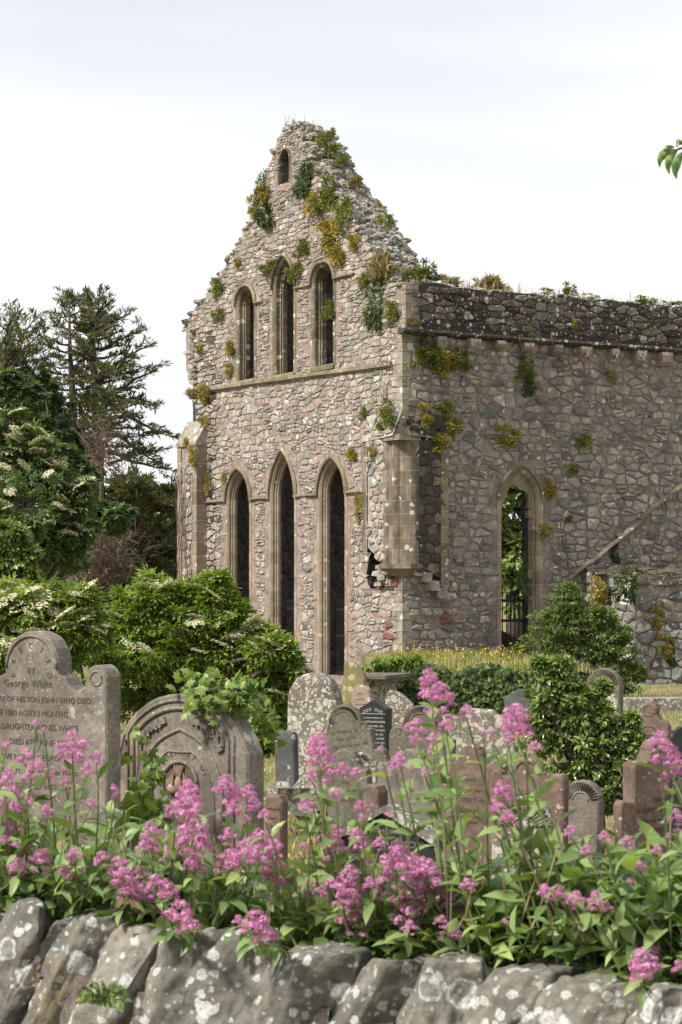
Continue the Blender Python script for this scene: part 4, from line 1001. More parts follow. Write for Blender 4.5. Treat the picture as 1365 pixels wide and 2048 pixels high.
ridge(arc(0, g25[2]-g25[1]*.18-.012, g25[1]*.155, 178, 2, 16), .010, -.045, G_red, g25[0], 'hood_moulding')
grave('dark brown headstone corner between the red headstone and the holly', 1168, 1560, 70, 14.8, 'round', G_brown, lean=2, fanr=(.95, .5, 18))
grave('small grey lichened headstone with large fan carved lunette and worn lettering', 1050, 1592, 118, 11.6, 'round', G_lich, yaw=24, fanr=(.97, .42, 18), text=[('ERECTED', 1), ('by', .8), ('JOHN PATTERSON', .9), ('in memory of his Father & Mother', .8), ('PETER PATTERSON', .9), ('who died 8 June 1855', .9), ('ALSO', .8)], ty=.22, tsize=.036)
bk = grave('black marble gabled headstone lettered in memory of Ferguson behind the flowers', 782, 1614, 205, 10.2, 'point', G_black, yaw=22, text=[('IN MEMORY OF', .9), ('JAMES FERGUSON', 1.15), ('BELOVED HUSBAND OF', .8), ('MARY', .9), ('WHO DIED', .8), ('AT REST', .8)], tmat=M_letg, tsize=.040, ty=.12, t=.13)
mb = MB(); w_, h_ = bk[1], bk[2]
for sx in (-1, 1):
    a0, b0 = (0, h_+.012), (sx*w_*.5, h_-w_*.262)
    mb.add([(a0[0], -.10, a0[1]), (b0[0], -.10, b0[1]), (b0[0], .07, b0[1]), (a0[0], .07, a0[1]), (a0[0], -.10, a0[1]-.03), (b0[0], -.10, b0[1]-.03)], [(0, 1, 2, 3), (0, 4, 5, 1)])
mb.build('coping', G_lich, bk[0], local=True)
grave('tall red sandstone headstone with rounded carved shoulder at the right edge', 1312, 1478, 118, 14.0, 'scroll', G_red, yaw=-24, t=.14, text=[('DAVID', .9), ('In MEMORY of DAVID STEEL', .9), ('Also his beloved wife', .8), ('STEEL', .9)], ty=.38, tmat=M_letred, tsize=.045)
dg_ = grave('dark polished headstone with pale scroll ornament at far right edge', 1395, 1440, 110, 12.8, 'round', G_black, yaw=10, text=[('J', 2.0)], tmat=M_letw, tsize=.10, ty=.65)
grave('dark leaning headstone under the elder bush left of the lichened headstone', 572, 1462, 40, 20.5, 'flat', G_grey, lean=-2)
grave('low brown footstone between the tall red headstone and the holly trunk', 1250, 1600, 34, 13.6, 'flat', G_red, yaw=-24)
grave('small pale round headstone half hidden behind the highest flower spike', 898, 1428, 40, 23, 'round', G_lich)
grave('narrow grey headstone between the brown fan slate and the black granite', 800, 1452, 34, 21, 'round', G_dark)
grave('low lichened headstone behind the hooded red headstone', 1010, 1478, 46, 18.4, 'lowarc', G_lich)
grave('brown round headstone tucked between the mottled and the scroll eared red headstones', 886, 1512, 58, 16.6, 'round', G_brown, lean=-3, fanr=(.95, .6, 18))
grave('small red eared headstone between the two larger red ones', 1000, 1532, 56, 16.0, 'ears', G_red, lean=2)
grave('grey round headstone behind the red post and the black granite', 776, 1540, 50, 18.2, 'round', G_dark, lean=4, fanr=(.95, .6, 16))
grave('dark slate headstone with low arch near the right edge kerb', 1342, 1500, 58, 19.5, 'lowarc', G_dark, lean=-2)
grave('lichened leaning headstone left of the trefoil crested red one', 1262, 1440, 40, 24.5, 'round', G_lich, lean=3)
# low chest tomb ledge beside the bank
tb = empty('chest_tomb', P(760, 1440, 33.5), label='grey chest tomb ledge with moulded slab joining the ivy bank', cat='chest tomb')
mb = MB(); c = P(760, 1352, 33.5); mb.box(c, (.62, 1.3, .05), Matrix.Rotation(R(-20), 3, 'Z'), jit=.005); mb.box(c-Vector((0, 0, .05)), (.55, 1.2, .05), Matrix.Rotation(R(-20), 3, 'Z')); mb.build('slab', G_dark, tb)
mb = MB(); mb.box(c-Vector((-.05, 0, .45)), (.18, .8, .75), Matrix.Rotation(R(-20), 3, 'Z'), jit=.005); mb.build('support', G_lich, tb)
# low kerb at right
kb = empty('stone_kerb', P(1340, 1420, 30), label='pale flat stone kerb on dry grass near the annexe', cat='kerb')
mb = MB(); mb.box(P(1350, 1408, 31), (1.4, .5, .16), Matrix.Rotation(R(5), 3, 'Z'), jit=.01); mb.build('block', G_lich, kb)
# long retaining bank
bank = empty('ivy_bank', P(930, 1430, 35), label='low retaining bank of dark stones under ivy with long grass on top', cat='retaining wall')
xa, xb = P(778, 1400, 35).x, P(1085, 1400, 35.5).x
mb = MB(); zt_ = ZC-(1346-HY)/F*35
mb.add([(xa, 35, -.3), (xb, 35.4, -.3), (xb, 35.4, zt_), (xa, 35, zt_-.03), (xa-.35, 45.5, -.3), (xb+1.6, 45.8, -.3), (xb+1.6, 45.8, zt_), (xa-.35, 45.5, zt_)], [(0, 1, 2, 3), (3, 2, 6, 7), (0, 3, 7, 4), (1, 5, 6, 2)])
mb.build('earth_core', gm, bank); mb = MB()
for poly in cells(xa, xb, -.1, zt_, .34, .14, 91, .1):
    if centroid(poly)[1] < zt_-.12: stone(mb, poly, lambda u, v, o: Vector((u, 35-o, v)), random.uniform(.02, .06), .015, rd)
mb.build('bank_stones', M_annex, bank)
# ---------------------------------------------------------------- trees, shrubs, ivy, wall plants
def sph(n, rg=rng):
    d = rg.normal(size=(n, 3)); return d/np.linalg.norm(d, axis=1, keepdims=True)
LT = leaf_t(.5, .2); LS = leaf_s(.5, .2); LSN = leaf_s(.22, .1)
def compound(k=5, w=.42):       # elder leaf: leaflets along a rachis
    V, Fc = [], []
    tv, tf = leaf_s(w, .2)
    for i in range(k):
        if i == k-1: o, ang, L = .55, 0, .48
        else: o = .18+.22*(i//2); ang = (58 if i % 2 else -58); L = .42
        c, s = math.cos(R(ang)), math.sin(R(ang)); b = len(V)
        V += [(o+(x*c-y*s)*L, (x*s+y*c)*L, z*L-.12*o) for x, y, z in tv]; Fc += [tuple(q+b for q in f) for f in tf]
    return V, Fc
EL = compound()
def lobed():                    # sycamore / ivy leaf
    pts = [(0, 0), (.05, -.30), (.25, -.42), (.36, -.22), (.70, -.34), (.66, -.14), (1.0, 0), (.66, .14), (.70, .34), (.36, .22), (.25, .42), (.05, .30)]
    V = [(.35, 0, .06)]+[(x, y, -.18*x*x-.1*abs(y)) for x, y in pts]; n = len(pts)
    return V, [(0, 1+i, 1+(i+1) % n) for i in range(n)]
LOB = lobed()
def crown(blobs, Y, nsub, nleaf, dy=.8, sub=.26, shell=.35, sq=.8, flat=.7, seed=1):
    """leaf positions, directions and clump values for blobs given as (px, py, r_px, dY)"""
    rg = np.random.default_rng(seed); PP = []; DD = []; RV = []; TOP = []
    for b in blobs:
        px, py, r = b[:3]; yy = Y+(b[3] if len(b) > 3 else 0); c = np.array(P(px, py, yy)); rm = r/F*yy
        ns = max(3, int(nsub*(b[4] if len(b) > 4 else 1)))
        d = sph(ns, rg); rad = rm*(shell+(1-shell)*rg.random(ns)**.5)*np.where(rg.random(ns) < .30, rg.uniform(1.05, 1.45, ns), 1.0)
        sc = c+d*rad[:, None]*np.array([1, dy, sq]); sr = rm*sub*rg.uniform(.6, 1.35, ns)
        cv = rg.random(ns)
        for i in range(ns):
            n = nleaf; e = sph(n, rg)*(rg.random(n)**.4)[:, None]; e[:, 2] *= flat; e[:, 2] = np.where(e[:, 2] < 0, e[:, 2]*.7, e[:, 2])
            PP.append(sc[i]+e*sr[i]*np.array([1.15, 1, .8])); dd = e+.5*d[i]+rg.normal(size=(n, 3))*.35; dd[:, 2] -= .25; DD.append(dd)
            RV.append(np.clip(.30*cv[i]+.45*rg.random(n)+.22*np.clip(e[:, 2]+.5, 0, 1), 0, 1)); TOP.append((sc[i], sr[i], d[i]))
    return np.concatenate(PP), np.concatenate(DD), np.concatenate(RV), TOP
def tree(name, label, cat, blobs, Y, tmpl, size, mat, nsub=14, nleaf=60, base=None, trad=.12, group=None, bark=None, limbs=True, seed=1, up=1.1, rnd=.9, tm=None, crown_name='crown', **kw):
    Pp, D, RV, TOP = crown(blobs, Y, nsub, nleaf, seed=seed, **kw)
    bx_, by_ = base if base else (sum(b[0] for b in blobs)/len(blobs), 0)
    g = P(bx_, HY, Y); g.z = gz(g.x, Y) if Y < 62 else 0
    root = empty(name, g, label=label, cat=cat, group=group)
    rg = np.random.default_rng(seed)
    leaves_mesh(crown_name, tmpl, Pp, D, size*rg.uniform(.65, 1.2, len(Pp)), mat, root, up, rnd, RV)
    if limbs:
        mb = MB(); rd_ = random.Random(seed); tp = max(np.array(P(b[0], b[1], Y+(b[3] if len(b) > 3 else 0)))[2] for b in blobs)
        fork = g+Vector((0, 0, (tp-g.z)*.35)); mb.tube([g-Vector((0, 0, .2)), g+Vector((.03, 0, (tp-g.z)*.18)), fork], [trad*1.25, trad, trad*.85], 8)
        for b in blobs:
            c = P(b[0], b[1], Y+(b[3] if len(b) > 3 else 0)); m = fork.lerp(c, .5)+Vector((rd_.uniform(-.2, .2), rd_.uniform(-.2, .2), .15))
            mb.tube([fork-Vector((0, 0, .1)), m, c], [trad*.6, trad*.35, trad*.12], 6)
        for sc, sr, d in TOP[::max(1, len(TOP)//120)]:
            b0 = min((P(b[0], b[1], Y+(b[3] if len(b) > 3 else 0)) for b in blobs), key=lambda q: (q-Vector(sc)).length)
            mb.tube([b0, b0.lerp(Vector(sc), .6)+Vector((0, 0, .04)), Vector(sc)], [trad*.14, trad*.09, trad*.04], 4)
        mb.build(tm or 'trunk', bark or M_bark, root, smooth=True)
    return root, TOP

# conifers: explicit boughs
def conifer(label, Y, trunks, boughs, seed, mat=L_pine, dens=1.0, size=.22):
    rd_ = random.Random(seed); rg = np.random.default_rng(seed)
    g = P(trunks[0][0][0], HY, Y); g.z = 0
    root = empty('conifer_tree', g, label=label, cat='tree', group='trees beyond the churchyard'); mb = MB(); PP = []; DD = []; RV = []
    for tr in trunks:
        pts = [P(x, y, Y+dy) for x, y, dy in tr]; n = len(pts); mb.tube(pts, [.24*(1-.93*i/(n-1)) for i in range(n)], 8)
    lim = MB()
    for (x0, y0, x1, y1, d0, d1, r_) in boughs:
        a, b = P(x0, y0, Y+d0), P(x1, y1, Y+d1); L = (b-a).length; sag = Vector((0, 0, -.10*L if y1 > y0-20 else .02*L))
        cv = [a.lerp(b, t)+sag*4*t*(1-t)*.5+Vector((rd_.uniform(-1, 1), rd_.uniform(-1, 1), rd_.uniform(-1, 1)))*.02*L*(0 < t < 1) for t in (0, .2, .4, .6, .8, 1)]
        lim.tube(cv, [.055*r_+.012, .045*r_+.01, .04*r_+.008, .03*r_, .02*r_, .012], 5, cap=False)
        nt = int(L*2.9*dens)+3; dirb = (b-a).normalized()
        for k in range(nt):
            t = .22+.78*(k/nt)**.75; i = min(4, int(t*5)); p0 = cv[i].lerp(cv[i+1], t*5-i)
            side = Vector((rd_.uniform(-1, 1), rd_.uniform(-1, 1), rd_.uniform(-.1, .4))); dv = (dirb*.9+side*.9).normalized(); tl = L*.22*rd_.uniform(.4, 1)*(1.15-t*.5)+.2
            p1 = p0+dv*tl+Vector((0, 0, .08*tl))
            lim.tube([p0, p0.lerp(p1, .5)-Vector((0, 0, .03*tl)), p1], [.012, .009, .004], 3, cap=False)
            m = int(13*dens+tl*16); tt = rg.random(m)**.7*.85+.15
            q = np.array(p0)+(np.array(p1)-np.array(p0))*tt[:, None]+rg.normal(size=(m, 3))*np.array([.08, .08, .022])*(.5+tl*.5)
            PP.append(q); DD.append(np.array(dv)*1.0+rg.normal(size=(m, 3))*.55+np.array([0, 0, .25])); cvv = rd_.random()
            RV.append(np.clip(.45*cvv+.5*rg.random(m), 0, 1))
    mb.build('trunk', M_bark, root, smooth=True); lim.build('boughs', M_bark, root)
    PP, DD, RV = map(np.concatenate, (PP, DD, RV))
    leaves_mesh('needle_crown', LSN, PP, DD, size*rg.uniform(.6, 1.3, len(PP)), mat, root, .3, 1.0, RV)
    return root
B1 = []; rq = random.Random(4)
for y in range(600, 900, 17):
    f = (y-590)/310; tx = 187+8*f
    B1.append((tx, y+14, tx+(22+105*f)*rq.uniform(.7, 1.15), y-8+22*f+rq.uniform(-8, 8), 0, rq.uniform(-1.5, 1.5), 1))
    B1.append((tx, y+18, tx-(18+60*f)*rq.uniform(.6, 1.1), y-4+rq.uniform(-8, 8), 0, rq.uniform(-2, 2), .8))
    B1.append((tx, y+14, tx+rq.uniform(-30, 40)*(f+.3), y+rq.uniform(-6, 16), 0, rq.choice((-1, 1))*rq.uniform(1.5, 3.5), .8))
B1 += [(200, 800, 318, 735, 0, .5, 1.6), (205, 780, 322, 812, 0, -1, 1.6), (205, 790, 340, 872, 0, -.5, 1.8), (205, 745, 300, 690, 0, 1, 1.4), (200, 840, 325, 925, 0, 1, 1.5), (200, 700, 285, 660, 0, -1, 1.2),
       (215, 900, 338, 940, 0, 0, 1.5), (215, 930, 300, 900, 0, 0, 1.2), (210, 960, 362, 990, 0, 0, 1.6), (200, 760, 262, 735, 0, -1.5, 1), (185, 625, 235, 640, 0, 0, 1), (190, 660, 262, 628, 0, 0, 1.2), (190, 720, 280, 745, 0, 1, 1)]
conifer('tall windswept double topped conifer spreading to the right against the sky', 78,
        [[(196, 1180, 0), (197, 950, 0), (192, 830, 0), (186, 700, 0), (182, 640, 0), (172, 588, 0)], [(150, 1180, .3), (149, 930, .3), (146, 800, .3), (140, 700, .3), (138, 583, .3)]],
        B1+[(140, y, 140+sg*rq.uniform(.5, 1)*(12+.36*(y-590)), y-12+rq.uniform(-8, 6), .3, rq.uniform(-2, 2), .7) for y in range(600, 880, 15) for sg in (-1, 1)], 21)
B2 = [(5, 740, x1, y1, 0, rq.uniform(-1.5, 1.5), 1) for x1, y1 in ((22, 618), (45, 640), (72, 632), (92, 658), (100, 690), (60, 668), (30, 660), (88, 716), (70, 700), (-40, 660), (10, 690), (-10, 640), (50, 720), (110, 730), (20, 700))]
conifer('flat topped conifer reaching in from the left edge behind the sycamore', 72, [[(-20, 1180, 0), (-5, 900, 0), (5, 740, 0)]], B2+[(0, 760+8*k, rq.uniform(-40, 110), 735+10*k+rq.uniform(-20, 20), 0, rq.uniform(-2, 2), .8) for k in range(12)], 22)
B3 = [(rq.uniform(215, 300), rq.uniform(980, 1150), rq.uniform(200, 385), rq.uniform(965, 1185), rq.uniform(-2, 2), rq.uniform(-3, 3), 1) for k in range(46)]
conifer('low drooping conifer boughs filling the gap beside the gable', 70, [[(260, 1185, 0), (262, 1080, 0), (268, 1000, 0)]], B3, 23, dens=2.6, size=.22)
# Irish yew: upright dark plumes
yb = []
for (x, y, n) in ((60, 745, 3), (85, 760, 4), (108, 790, 5), (128, 830, 5), (150, 868, 4), (170, 900, 4), (188, 955, 5), (208, 1000, 4), (225, 1060, 4), (95, 850, 5), (70, 820, 4), (140, 940, 5), (180, 1020, 4), (215, 1110, 3), (45, 860, 4), (160, 1000, 5), (238, 1130, 2)):
    for k in range(n): yb.append((x+rq.uniform(-5, 5), y+k*22, 15+k*1.5, rq.uniform(-1.5, 1.5)))
tree('yew_tree', 'dense dark green upright yew stepping down to the right below the conifers', 'tree', yb, 60, leaf_s(.35, .05), .13, L_yew, nsub=12, nleaf=70, trad=.16, seed=31, sq=1.5, up=.0, sub=.34, base=(150, 0), group='trees beyond the churchyard')
# brown dead thicket
mb = MB(); rd_ = random.Random(8); tk = empty('bare_thicket', P(200, HY, 57), label='tangle of bare brown twigs beneath the yew', cat='bush')
for (cx_, cy_, rx_, ry_, n) in ((205, 1110, 62, 60, 620), (205, 900, 42, 52, 260), (190, 1180, 70, 40, 250)):
    for _ in range(n):
        a = P(cx_+rd_.gauss(0, rx_*.5), cy_+rd_.gauss(0, ry_*.5), 57+rd_.uniform(-1, 1)); d = Vector((rd_.uniform(-1, 1), rd_.uniform(-1, 1), rd_.uniform(-.6, 1))).normalized()*rd_.uniform(.3, .9)
        mb.tube([a, a+d*.5+Vector((rd_.uniform(-.05, .05), 0, rd_.uniform(-.1, .05))), a+d], [.012, .009, .003], 3, cap=False)
mb.tube([P(200, HY, 57)-Vector((0, 0, 2)), P(200, 1100, 57), P(205, 900, 57)], [.14, .1, .04], 6)
mb.build('twigs', M_twig, tk)
# sycamore
tree('sycamore_tree', 'broad leaved dark sycamore at the left edge with one bough reaching right', 'tree',
     [(15, 760, 38, 0), (50, 775, 30, 0), (-15, 800, 50, 0), (35, 830, 42, 1), (75, 850, 26, 0), (20, 890, 55, 2), (110, 905, 26, -1), (140, 918, 30, -1), (168, 940, 24, -1), (100, 950, 45, 1), (60, 980, 60, 2), (150, 1000, 36, 1),
      (175, 1035, 36, -1), (205, 1022, 32, -1), (235, 1028, 26, -1.5), (225, 1045, 24, -1), (120, 1060, 60, 2), (40, 1060, 60, 3), (85, 1120, 60, 2), (150, 1120, 26, 0), (30, 1150, 60, 3)], 48, LOB, .19, L_syc, nsub=15, nleaf=26, trad=.2, seed=41, sub=.30, sq=.7, flat=.45, base=(40, 0), group='trees beyond the churchyard', up=2.2, rnd=.6)
# elders with cream umbels
def umbel_mesh():
    rg = np.random.default_rng(3); n = 130; r = np.sqrt(rg.random(n))*.5; th = rg.random(n)*6.283
    k = np.floor(rg.random(n)*5)/5*6.283
    Pp = np.stack([r*np.cos(th)*.55+.25*np.cos(k), r*np.sin(th)*.55+.25*np.sin(k), .07*np.cos(r*3)+rg.normal(size=n)*.02], 1)
    Rm = frames(sph(n, rg)*np.array([1, 1, .2]), 3.0, .5, rg); V, Fc = inst([(-.5, -.5, 0), (.5, -.5, 0), (.5, .5, 0), (-.5, .5, 0), (0, 0, .25)], [(0, 1, 4), (1, 2, 4), (2, 3, 4), (3, 0, 4)], Pp, Rm, .085)
    me = build('flower_umbel', V, Fc, L_cream, None, {'rnd': np.repeat(rg.random(n), 5)}); o = me; me = o.data; bpy.data.objects.remove(o); return me
UMB = umbel_mesh()
def umbels(root, TOP, n, size, seed, face=.5):
    rd_ = random.Random(seed); c = [t for t in TOP if t[2][1] < .35 and t[2][2] > -.35]; rd_.shuffle(c)
    for sc, sr, d in c[:n]:
        o = link_mesh('flower_umbel', UMB, root); s = size*rd_.uniform(.7, 1.25)
        p = Vector(sc)+Vector((rd_.uniform(-.3, .3)*sr, -sr*.9, sr*rd_.uniform(.5, .95))); p += Vector(d)*sr*.35; o.location = p-root.location
        o.rotation_euler = (R(rd_.uniform(12, 46)), R(rd_.uniform(-14, 14)), rd_.uniform(0, 6)); o.scale = (s, s, s)
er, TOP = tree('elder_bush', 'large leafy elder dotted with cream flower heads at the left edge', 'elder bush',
     [(20, 860, 40, 0), (60, 900, 45, 0), (20, 940, 55, 0), (95, 960, 48, 0), (50, 1010, 60, -1), (120, 1020, 42, 0), (10, 1060, 60, -1), (160, 975, 25, 0), (130, 1085, 38, 0), (70, 1090, 50, 0), (160, 1060, 22, 0)], 34, EL, .20, L_elderd, nsub=18, nleaf=30, trad=.1, seed=51, base=(30, 0), sub=.28, up=1.8, rnd=.7)
umbels(er, TOP, 90, .26, 5)
tree('laurel_bush', 'glossy bright leaved evergreen bush low on the left edge', 'bush', [(15, 1080, 38, 0), (40, 1110, 30, 0), (-5, 1130, 45, 0), (55, 1150, 26, 0), (10, 1170, 40, 0)], 30, LT, .12, L_holly, nsub=16, nleaf=60, seed=52, trad=.05)
er, TOP = tree('elder_bush', 'elder with pale flat flower heads behind the White headstone', 'elder bush',
     [(30, 1235, 45, 0), (80, 1215, 45, 0), (130, 1235, 40, 0), (60, 1290, 55, 0), (0, 1290, 55, 0), (150, 1200, 28, 0), (20, 1200, 35, .5), (170, 1260, 36, 0), (110, 1300, 50, 0), (0, 1340, 50, 0)], 24.5, EL, .18, L_elder, nsub=20, nleaf=28, trad=.06, seed=53, sub=.27, up=1.8, rnd=.7)
umbels(er, TOP, 95, .26, 6)
tree('maple_sapling', 'young bluish leaved maple sapling between the two elder bushes', 'sapling', [(150, 1195, 26, 0), (125, 1235, 32, 0), (175, 1250, 34, 0), (205, 1215, 20, 0), (150, 1290, 40, 0), (200, 1290, 36, 0), (240, 1205, 14, 0)], 27, LOB, .13, L_syc, nsub=12, nleaf=26, seed=54, trad=.04, up=2, rnd=.6)
er, TOP = tree('elder_bush', 'big bright green elder in cream flower spreading in front of the gable', 'elder bush',
     [(300, 1205, 36, 0), (345, 1235, 46, 0), (270, 1240, 46, 0), (430, 1200, 30, 0), (420, 1245, 42, 0), (455, 1235, 26, 0), (225, 1290, 55, 0), (300, 1300, 65, 0), (380, 1300, 62, 0), (450, 1300, 48, 0), (490, 1275, 34, 0), (530, 1300, 26, -.3), (560, 1300, 14, -.3),
      (510, 1330, 36, 0), (560, 1345, 26, 0), (250, 1370, 60, .5), (340, 1380, 65, .5), (430, 1375, 60, .3), (500, 1395, 48, 0), (545, 1400, 34, 0), (520, 1450, 44, .2), (470, 1450, 50, .4), (550, 1460, 22, 0), (540, 1500, 30, .4), (400, 1180, 12, 0), (320, 1185, 18, 0), (430, 1160, 9, 0, .3), (298, 1162, 9, 0, .3), (368, 1188, 10, 0, .3), (478, 1222, 11, 0, .3), (582, 1308, 8, -.3, .3), (600, 1338, 7, -.3, .25), (250, 1195, 10, 0, .3), (446, 1178, 7, 0, .2), (540, 1275, 9, 0, .3), (585, 1385, 9, 0, .3)], 25.5, EL, .17, L_elder, nsub=26, nleaf=27, trad=.08, seed=55, sub=.26, up=1.9, rnd=.75)
umbels(er, TOP, 100, .27, 7)
# trees seen through and past the side window, and the woodland band
tree('broadleaf_tree', 'green tree beyond the ruin seen through the side window', 'tree', [(1000, 960, 60, 0), (1050, 940, 60, 0), (1030, 1020, 70, 1), (1090, 1010, 60, 0), (1000, 1090, 70, 1), (1060, 1100, 70, 0), (1040, 1160, 60, 0), (960, 1040, 60, 0)], 76, LT, .30, L_holly, nsub=22, nleaf=50, seed=61, trad=.25, group='trees beyond the churchyard')
wb = [(x, 1150-30*random.random(), 45, random.uniform(-3, 3)) for x in range(-60, 400, 38)]+[(x, 1080-30*random.random(), 45, random.uniform(-3, 3)) for x in range(-60, 380, 40)]+[(x, 1190, 40, 0) for x in range(-60, 1400, 60)]
tree('dense_thicket', 'far dark woodland edge closing the gaps below the conifers', 'thicket', wb, 98, LT, .34, L_shrub, nsub=14, nleaf=40, trad=.15, seed=66, base=(120, 0), group='trees beyond the churchyard')
# shrub before the annexe
tree('willow_shrub', 'fine leaved dark green shrub between the side window and the annexe', 'shrub',
     [(1138, 1185, 20, 0), (1130, 1215, 34, 0), (1165, 1235, 40, 0), (1110, 1255, 40, 0), (1180, 1280, 48, 0), (1075, 1300, 40, 0), (1130, 1310, 50, 0), (1210, 1300, 42, 0), (1240, 1320, 34, 0), (1060, 1340, 40, 0), (1120, 1360, 50, 0), (1200, 1360, 50, 0), (1250, 1360, 30, 0), (1205, 1235, 26, 0), (1245, 1270, 20, 0), (1275, 1345, 18, 0)], 42, leaf_s(.42, .1), .085, L_shrub, nsub=30, nleaf=55, seed=62, trad=.05, sub=.3)
tree('holly_bush', 'young variegated holly with glossy pale tipped leaves among the right hand headstones', 'holly',
     [(1125, 1335, 14, 0), (1112, 1362, 24, 0), (1140, 1375, 26, 0), (1085, 1330, 9, 0), (1105, 1405, 36, 0), (1155, 1400, 30, 0), (1090, 1450, 38, 0), (1150, 1450, 45, 0), (1195, 1430, 30, 0), (1215, 1470, 40, 0), (1250, 1495, 34, 0), (1275, 1480, 20, 0), (1120, 1500, 45, 0), (1180, 1510, 48, 0), (1240, 1545, 38, 0), (1160, 1550, 36, 0), (1205, 1565, 40, 0), (1225, 1600, 24, 0), (1265, 1440, 8, 0), (1205, 1375, 8, 0)], 17.5, LT, .066, L_holly, nsub=26, nleaf=30, seed=63, trad=.04, sub=.28, base=(1195, 0))

# ---- ivy on the bank and long grass above
rg = np.random.default_rng(17)
n = 9500; px = rg.uniform(778, 1092, n); py = 1333+rg.random(n)**.9*100+8*np.sin(px*.05)
keep = (py < 1432-30*rg.random(n)*(px < 860)) & ((py > 1350) | (rg.random(n) < .7)); px, py = px[keep], py[keep]; n = len(px)
yy = 34.9-rg.random(n)*.33; Pp = np.stack([(px-CX)/F*yy, yy, ZC+(HY-py)/F*yy], 1)
D = np.stack([rg.normal(size=n)*.6, -.45+rg.normal(size=n)*.3, -.8+rg.normal(size=n)*.4], 1)
Rm = frames(D, 0, 0, rg) if False else None
def facing(Pp, D, nrm, S, tmpl, mat, name, root, rv=None, jit=.35):
    """leaves whose faces look along nrm"""
    D = D/np.linalg.norm(D, axis=1, keepdims=True); N = np.asarray(nrm, float)+rng.normal(size=D.shape)*jit
    y = np.cross(N, D); y /= np.linalg.norm(y, axis=1, keepdims=True); z = np.cross(D, y)
    V, Fc = inst(tmpl[0], tmpl[1], Pp, np.stack([D, y, z], 2), S)
    return build(name, V, Fc, mat, root, {'rnd': np.repeat(rng.random(len(Pp)) if rv is None else rv, len(tmpl[0]))})
iv = empty('ivy', P(930, 1400, 34.7), label='curtain of dark glossy ivy hanging over the low retaining bank', cat='ivy')
facing(Pp, D, (0, -1, .5), .10*rg.uniform(.6, 1.2, n), LOB, L_ivy, 'leaves', iv)
mb = MB()
for k in range(40):
    x = random.uniform(785, 1085); mb.tube([P(x, 1345, 34.75), P(x+random.uniform(-10, 10), 1385, 34.8), P(x+random.uniform(-15, 15), 1428, 34.85)], .008, 4)
mb.build('stems', M_bark, iv)
def blades(name, label, Pp, h, mat, wd=.012, lean=.35, rv=None):
    n = len(Pp); rg = np.random.default_rng(n); h = h*rg.uniform(.45, 1.2, n); az = rg.random(n)*6.283; ln = rg.random(n)*lean*h
    dx, dy = np.cos(az), np.sin(az); w = np.stack([-dy, dx, 0*dx], 1)*wd*rg.uniform(.6, 1.3, n)[:, None]
    m = Pp+np.stack([dx*ln*.35, dy*ln*.35, h*.6], 1); tip = Pp+np.stack([dx*ln, dy*ln, h], 1)
    V = np.stack([Pp-w, Pp+w, m+w*.7, m-w*.7, tip], 1).reshape(-1, 3); b = (np.arange(n)*5)[:, None]
    Fc = np.concatenate([b+[0, 1, 2], b+[0, 2, 3], b+[3, 2, 4]])
    o = build(name, V, Fc, mat, None, {'rnd': np.repeat(rg.random(n) if rv is None else rv, 5)})
    return tag(o, label, 'grass', kind='stuff')
def ptsworld(n, x0, x1, y0, y1, zf, seed):
    rg = np.random.default_rng(seed); x = rg.uniform(x0, x1, n); y = rg.uniform(y0, y1, n); return np.stack([x, y, [zf(a, b) for a, b in zip(x, y)]], 1)
zb_top = zt_
def patch(A, th): return np.array([noise.noise(Vector((p[0]*1.4, p[1]*.6, th*9)))+.5+.25*(rng.random()-.5) > th for p in A])
Pp = ptsworld(9000, xa-.1, xb+.8, 35.0, 44.5, lambda a, b: zb_top-.02, 71)
blades('bank_grass', 'long green and straw grass on top of the ivy bank', Pp[patch(Pp, .42)], .13, L_grass, .010, .9)
Pp = ptsworld(2600, xa-.1, xb+.8, 35.0, 44.5, lambda a, b: zb_top-.02, 72); blades('bank_dry_grass', 'dry straw seed stems on top of the ivy bank', Pp[patch(Pp, .52)], .20, L_dry, .005, .7)
# yellow flowers in it
yf_ = empty('yellow_flowers', (1.8, 38, zb_top), label='scattered yellow hawkbit flowers standing in the bank grass', cat='flowers'); mb = MB(); rq2 = random.Random(12); PPf = []
for k in range(70):
    p = Vector((rq2.uniform(xa+.2, xb), rq2.uniform(35.2, 41), zb_top)); t_ = p+Vector((rq2.uniform(-.06, .06), 0, rq2.uniform(.15, .36))); mb.tube([p, p.lerp(t_, .5), t_], .004, 3, cap=False); PPf.append(t_)
mb.build('stems', L_grass, yf_); PPf = np.repeat(np.array(PPf), 8, 0); facing(PPf, sph(len(PPf)), (0, -.6, 1), .026, LS, L_yel, 'petals', yf_)
# churchyard turf: straw and green blades in the visible wedge
def wedge(n, y0, y1, seed, pxlo=-60, pxhi=1430):
    rg = np.random.default_rng(seed); y = y0*(y1/y0)**rg.random(n); px = rg.uniform(pxlo, pxhi, n); x = (px-CX)/F*y; return np.stack([x, y, [gz(a, b) for a, b in zip(x, y)]], 1)
blades('churchyard_grass', 'cut straw coloured grass between the headstones', wedge(52000, 8.5, 46, 81), .055, L_dry, .006, 1.6)
blades('churchyard_green_grass', 'green grass growing among the cut hay around the graves', wedge(22000, 9, 46, 82), .09, L_grass, .006, .8)
gb_ = []
for root, w, h, t in ALLROOTS:       # tufts left at the feet of the stones
    for k in range(90):
        a = rq2.uniform(-w*.6, w*.6); c_ = math.cos(root.rotation_euler.z); s_ = math.sin(root.rotation_euler.z); b = -t/2-rq2.uniform(0, .06)
        gb_.append((root.location.x+a*c_-b*s_, root.location.y+a*s_+b*c_, root.location.z-.02))
blades('grass_at_stone_feet', 'longer green grass left around the feet of the gravestones', np.array(gb_), .17, L_grass, .006, .5)

